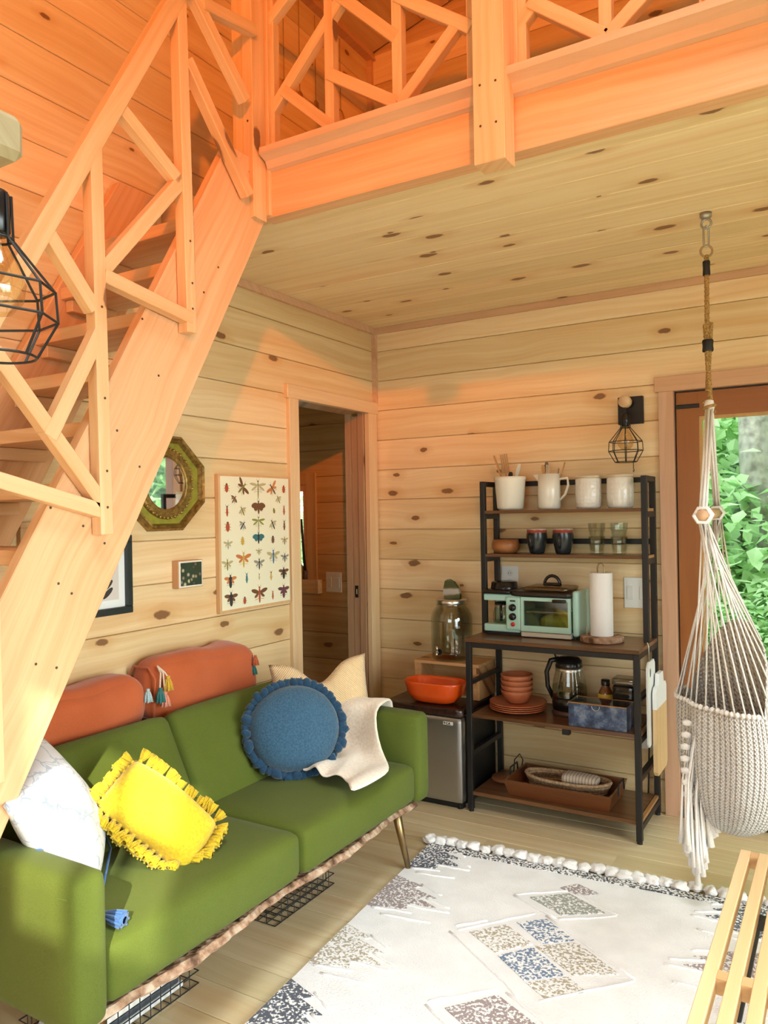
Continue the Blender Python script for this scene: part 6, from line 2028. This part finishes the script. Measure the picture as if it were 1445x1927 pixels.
# long tasselled fringe at the left-hand side of the seat
rn = random.Random(9)
f0 = pouch(0.74, math.pi)
for k in range(30):
    q = k / 29
    st = f0 + e_l * (0.004 + 0.05 * q) + e_d * (-0.06 + 0.10 * rn.random()) + Vector((0, 0, -0.03 - 0.26 * q * rn.random()))
    zb = 0.10 + 0.30 * abs(q - 0.42) ** 0.8 + 0.03 * rn.random()
    en = Vector((f0.x, f0.y, 0)) + e_l * (-0.050 + 0.125 * q) + e_d * (-0.08 + 0.06 * rn.random()) + Vector((0, 0, zb))
    mid = st.lerp(en, 0.5) + e_l * (-0.014)
    tp3 = en + (mid - en) * 0.30
    part('fringe_cord', tube(bmesh.new(), [st, mid, tp3, en], [0.003, 0.0036, 0.006, 0.011], 6), cotton, hm, True)
for k in range(7):
    q = k / 6
    p = f0 + e_l * (-0.020 - 0.010 * math.sin(3 * q)) + Vector((0, 0, -0.05 - 0.26 * q)) - e_d * 0.03
    part('macrame_knot', lathe(bmesh.new(), [(0, -0.012), (0.012, -0.008), (0.013, 0.006), (0, 0.013)], p, 8, 1.4, 1.0), cotton, hm, True)

# ------------------------------------------------------------------ woods outside the glass
leafm = NT('leaf')
oi = leafm.n('ObjectInfo')
geo = leafm.n('NewGeometry')
vr = leafm.n('TexNoise', i_Scale=1.3, i_Detail=1.0)
tcn = leafm.n('TexCoord')
leafm.l(tcn.outputs['Object'], vr.inputs['Vector'])
wn_ = leafm.n('TexWhiteNoise', noise_dimensions='1D')
leafm.l(geo.outputs['Random Per Island'], wn_.inputs['W'])
cc = leafm.ramp(wn_.outputs[0], [(0.0, (0.38, 0.60, 0.28)), (0.5, (0.56, 0.80, 0.44)), (1.0, (0.74, 0.92, 0.62))])
df_ = leafm.n('BsdfDiffuse'); trl = leafm.n('BsdfTranslucent'); mxs = leafm.n('MixShader')
leafm.l(cc, df_.inputs[0]); leafm.l(cc, trl.inputs[0]); mxs.inputs[0].default_value = 0.45
leafm.l(df_.outputs[0], mxs.inputs[1]); leafm.l(trl.outputs[0], mxs.inputs[2]); leafm.l(mxs.outputs[0], leafm.out.inputs[0])
trunk_m = plain((0.34, 0.32, 0.28), 0.9, noise_amt=0.45, nscale=14.0, bump=0.5)
g_ = bpy.data.meshes.new('ground')
bm = bmesh.new()
box(bm, (-14, 4.05, -0.45), (14, 26, -0.30))
box(bm, (2.55, -14, -0.45), (16, 4.04, -0.30))
box(bm, (-14, -16, -0.45), (2.54, -2.6, -0.30))
structure('ground', bm, plain((0.10, 0.17, 0.05), 1.0, noise_amt=0.5, nscale=3.0))


def leaves(n, rx, ry, rz, size, seed, hollow=0.25):
    rr = random.Random(seed)
    vs, fs = [], []
    for _ in range(n):
        while True:
            p = Vector((rr.uniform(-1, 1), rr.uniform(-1, 1), rr.uniform(-1, 1)))
            if hollow < p.length < 1:
                break
        c_ = Vector((p.x * rx, p.y * ry, p.z * rz))
        d = Vector((rr.uniform(-1, 1), rr.uniform(-1, 1), rr.uniform(-0.7, 0.2))).normalized()
        s_ = d.cross(Vector((rr.uniform(-0.4, 0.4), rr.uniform(-0.4, 0.4), 1))).normalized()
        L_ = size * rr.uniform(0.6, 1.3)
        up_n = s_.cross(d)
        b = len(vs)
        vs += [c_, c_ + d * L_ * 0.45 + s_ * L_ * 0.34 + up_n * L_ * 0.06, c_ + d * L_ - up_n * L_ * 0.08, c_ + d * L_ * 0.45 - s_ * L_ * 0.34 + up_n * L_ * 0.06]
        fs += [(b, b + 1, b + 2), (b, b + 2, b + 3)]
    me_ = bpy.data.meshes.new('foliage')
    me_.from_pydata(vs, [], fs)
    me_.materials.append(leafm.m)
    return me_


crown = [leaves(9000, 1.9, 1.9, 2.3, 0.15, 3), leaves(9000, 1.7, 1.9, 2.0, 0.13, 4)]
bush = [leaves(4500, 1.0, 1.0, 0.85, 0.11, 5, 0.1), leaves(4500, 0.9, 1.1, 1.0, 0.13, 6, 0.1)]


def tree(label, x, y, h_, r_, k, lean=0.0):
    t = thing('tree', label, 'tree', (x, y, -0.30), group='trees outside the cabin')
    pts = [Vector((x + lean * q * q, y, -0.30 + (h_ + 0.3) * q)) for q in (0, 0.25, 0.5, 0.75, 1.0)]
    tk = part('trunk', tube(bmesh.new(), pts, [r_ * 1.25, r_, r_ * 0.9, r_ * 0.7, r_ * 0.4], 14), trunk_m, t, True)
    for q, (dx, dy) in enumerate(((0.9, 0.3), (-0.8, -0.4), (0.3, -0.9))):
        b0 = pts[2].lerp(pts[3], q / 3.0)
        part('branch', tube(bmesh.new(), [b0, b0 + Vector((dx * 0.6, dy * 0.6, 0.45)), b0 + Vector((dx * 1.4, dy * 1.4, 0.8))], [r_ * 0.35, r_ * 0.22, r_ * 0.08], 8), trunk_m, tk, True)
    f_ = add_obj('foliage', crown[k % 2], None, t, (lean * 0.6, 0, h_ * 0.80 + 0.3), (0, 0, k * 1.3))
    f_['kind'] = 'stuff'
    return t


def shrub(label, x, y, s, k):
    t = thing('shrub', label, 'shrub', (x, y, -0.30), group='undergrowth outside the cabin')
    for q in range(3):
        part('stem', tube(bmesh.new(), [(x + 0.03 * q, y, -0.30), (x + (q - 1) * 0.3 * s, y + 0.1 * q, 0.9 * s - 0.3)], [0.02, 0.006], 6), trunk_m, t)
    f_ = add_obj('foliage', bush[k % 2], None, t, (0, 0, 0.85 * s), (0, 0, k * 1.7))
    f_.scale = (s, s, s)
    f_['kind'] = 'stuff'
    return t


tree('pale-barked tree standing closest to the glazed door', -0.68, 7.75, 8.2, 0.16, 0, -0.1)
tree('slim tree half hidden in leaves behind the pale-barked tree', -1.22, 9.9, 5.0, 0.11, 1)
for k, (x, y) in enumerate(((-3.2, 9.0), (0.9, 9.2), (-2.1, 12.2), (-0.2, 13.0), (1.9, 12.0), (-4.6, 12.5), (-1.0, 16.0), (-3.3, 16.5), (1.6, 16.2), (3.6, 10.5))):
    tree('leafy forest tree in the woods behind the cabin', x, y, 4.3 + (k % 3) * 0.7, 0.12 + 0.02 * (k % 2), k)
for k, (x, y) in enumerate(((7.2, 1.0), (8.6, -2.2), (9.2, 3.4), (7.8, 5.6), (3.0, 7.6), (4.6, 8.8), (6.2, 10.6), (2.6, 9.4))):
    tree('leafy tree beyond the right wall', x, y, 4.6 + (k % 2) * 0.6, 0.14, k)
for k, (x, y, s) in enumerate(((-1.05, 6.3, 0.7), (-1.7, 7.3, 1.25), (-0.15, 6.6, 0.75), (0.9, 6.2, 1.0), (-1.5, 8.7, 1.7), (-0.4, 9.2, 1.7), (-2.4, 9.8, 1.8), (-1.1, 11.2, 2.2), (-2.9, 11.6, 2.2), (0.6, 11.0, 2.2), (-2.4, 6.6, 1.1), (1.8, 7.6, 1.4), (-3.7, 6.2, 1.3), (-3.2, 5.6, 1.0), (1.9, 6.0, 1.2), (3.1, 6.9, 1.5), (4.0, 8.0, 1.9), (5.4, 9.4, 2.2), (2.6, 8.2, 1.9))):
    shrub('bright green leafy shrub in the undergrowth behind the cabin', x, y, s, k)
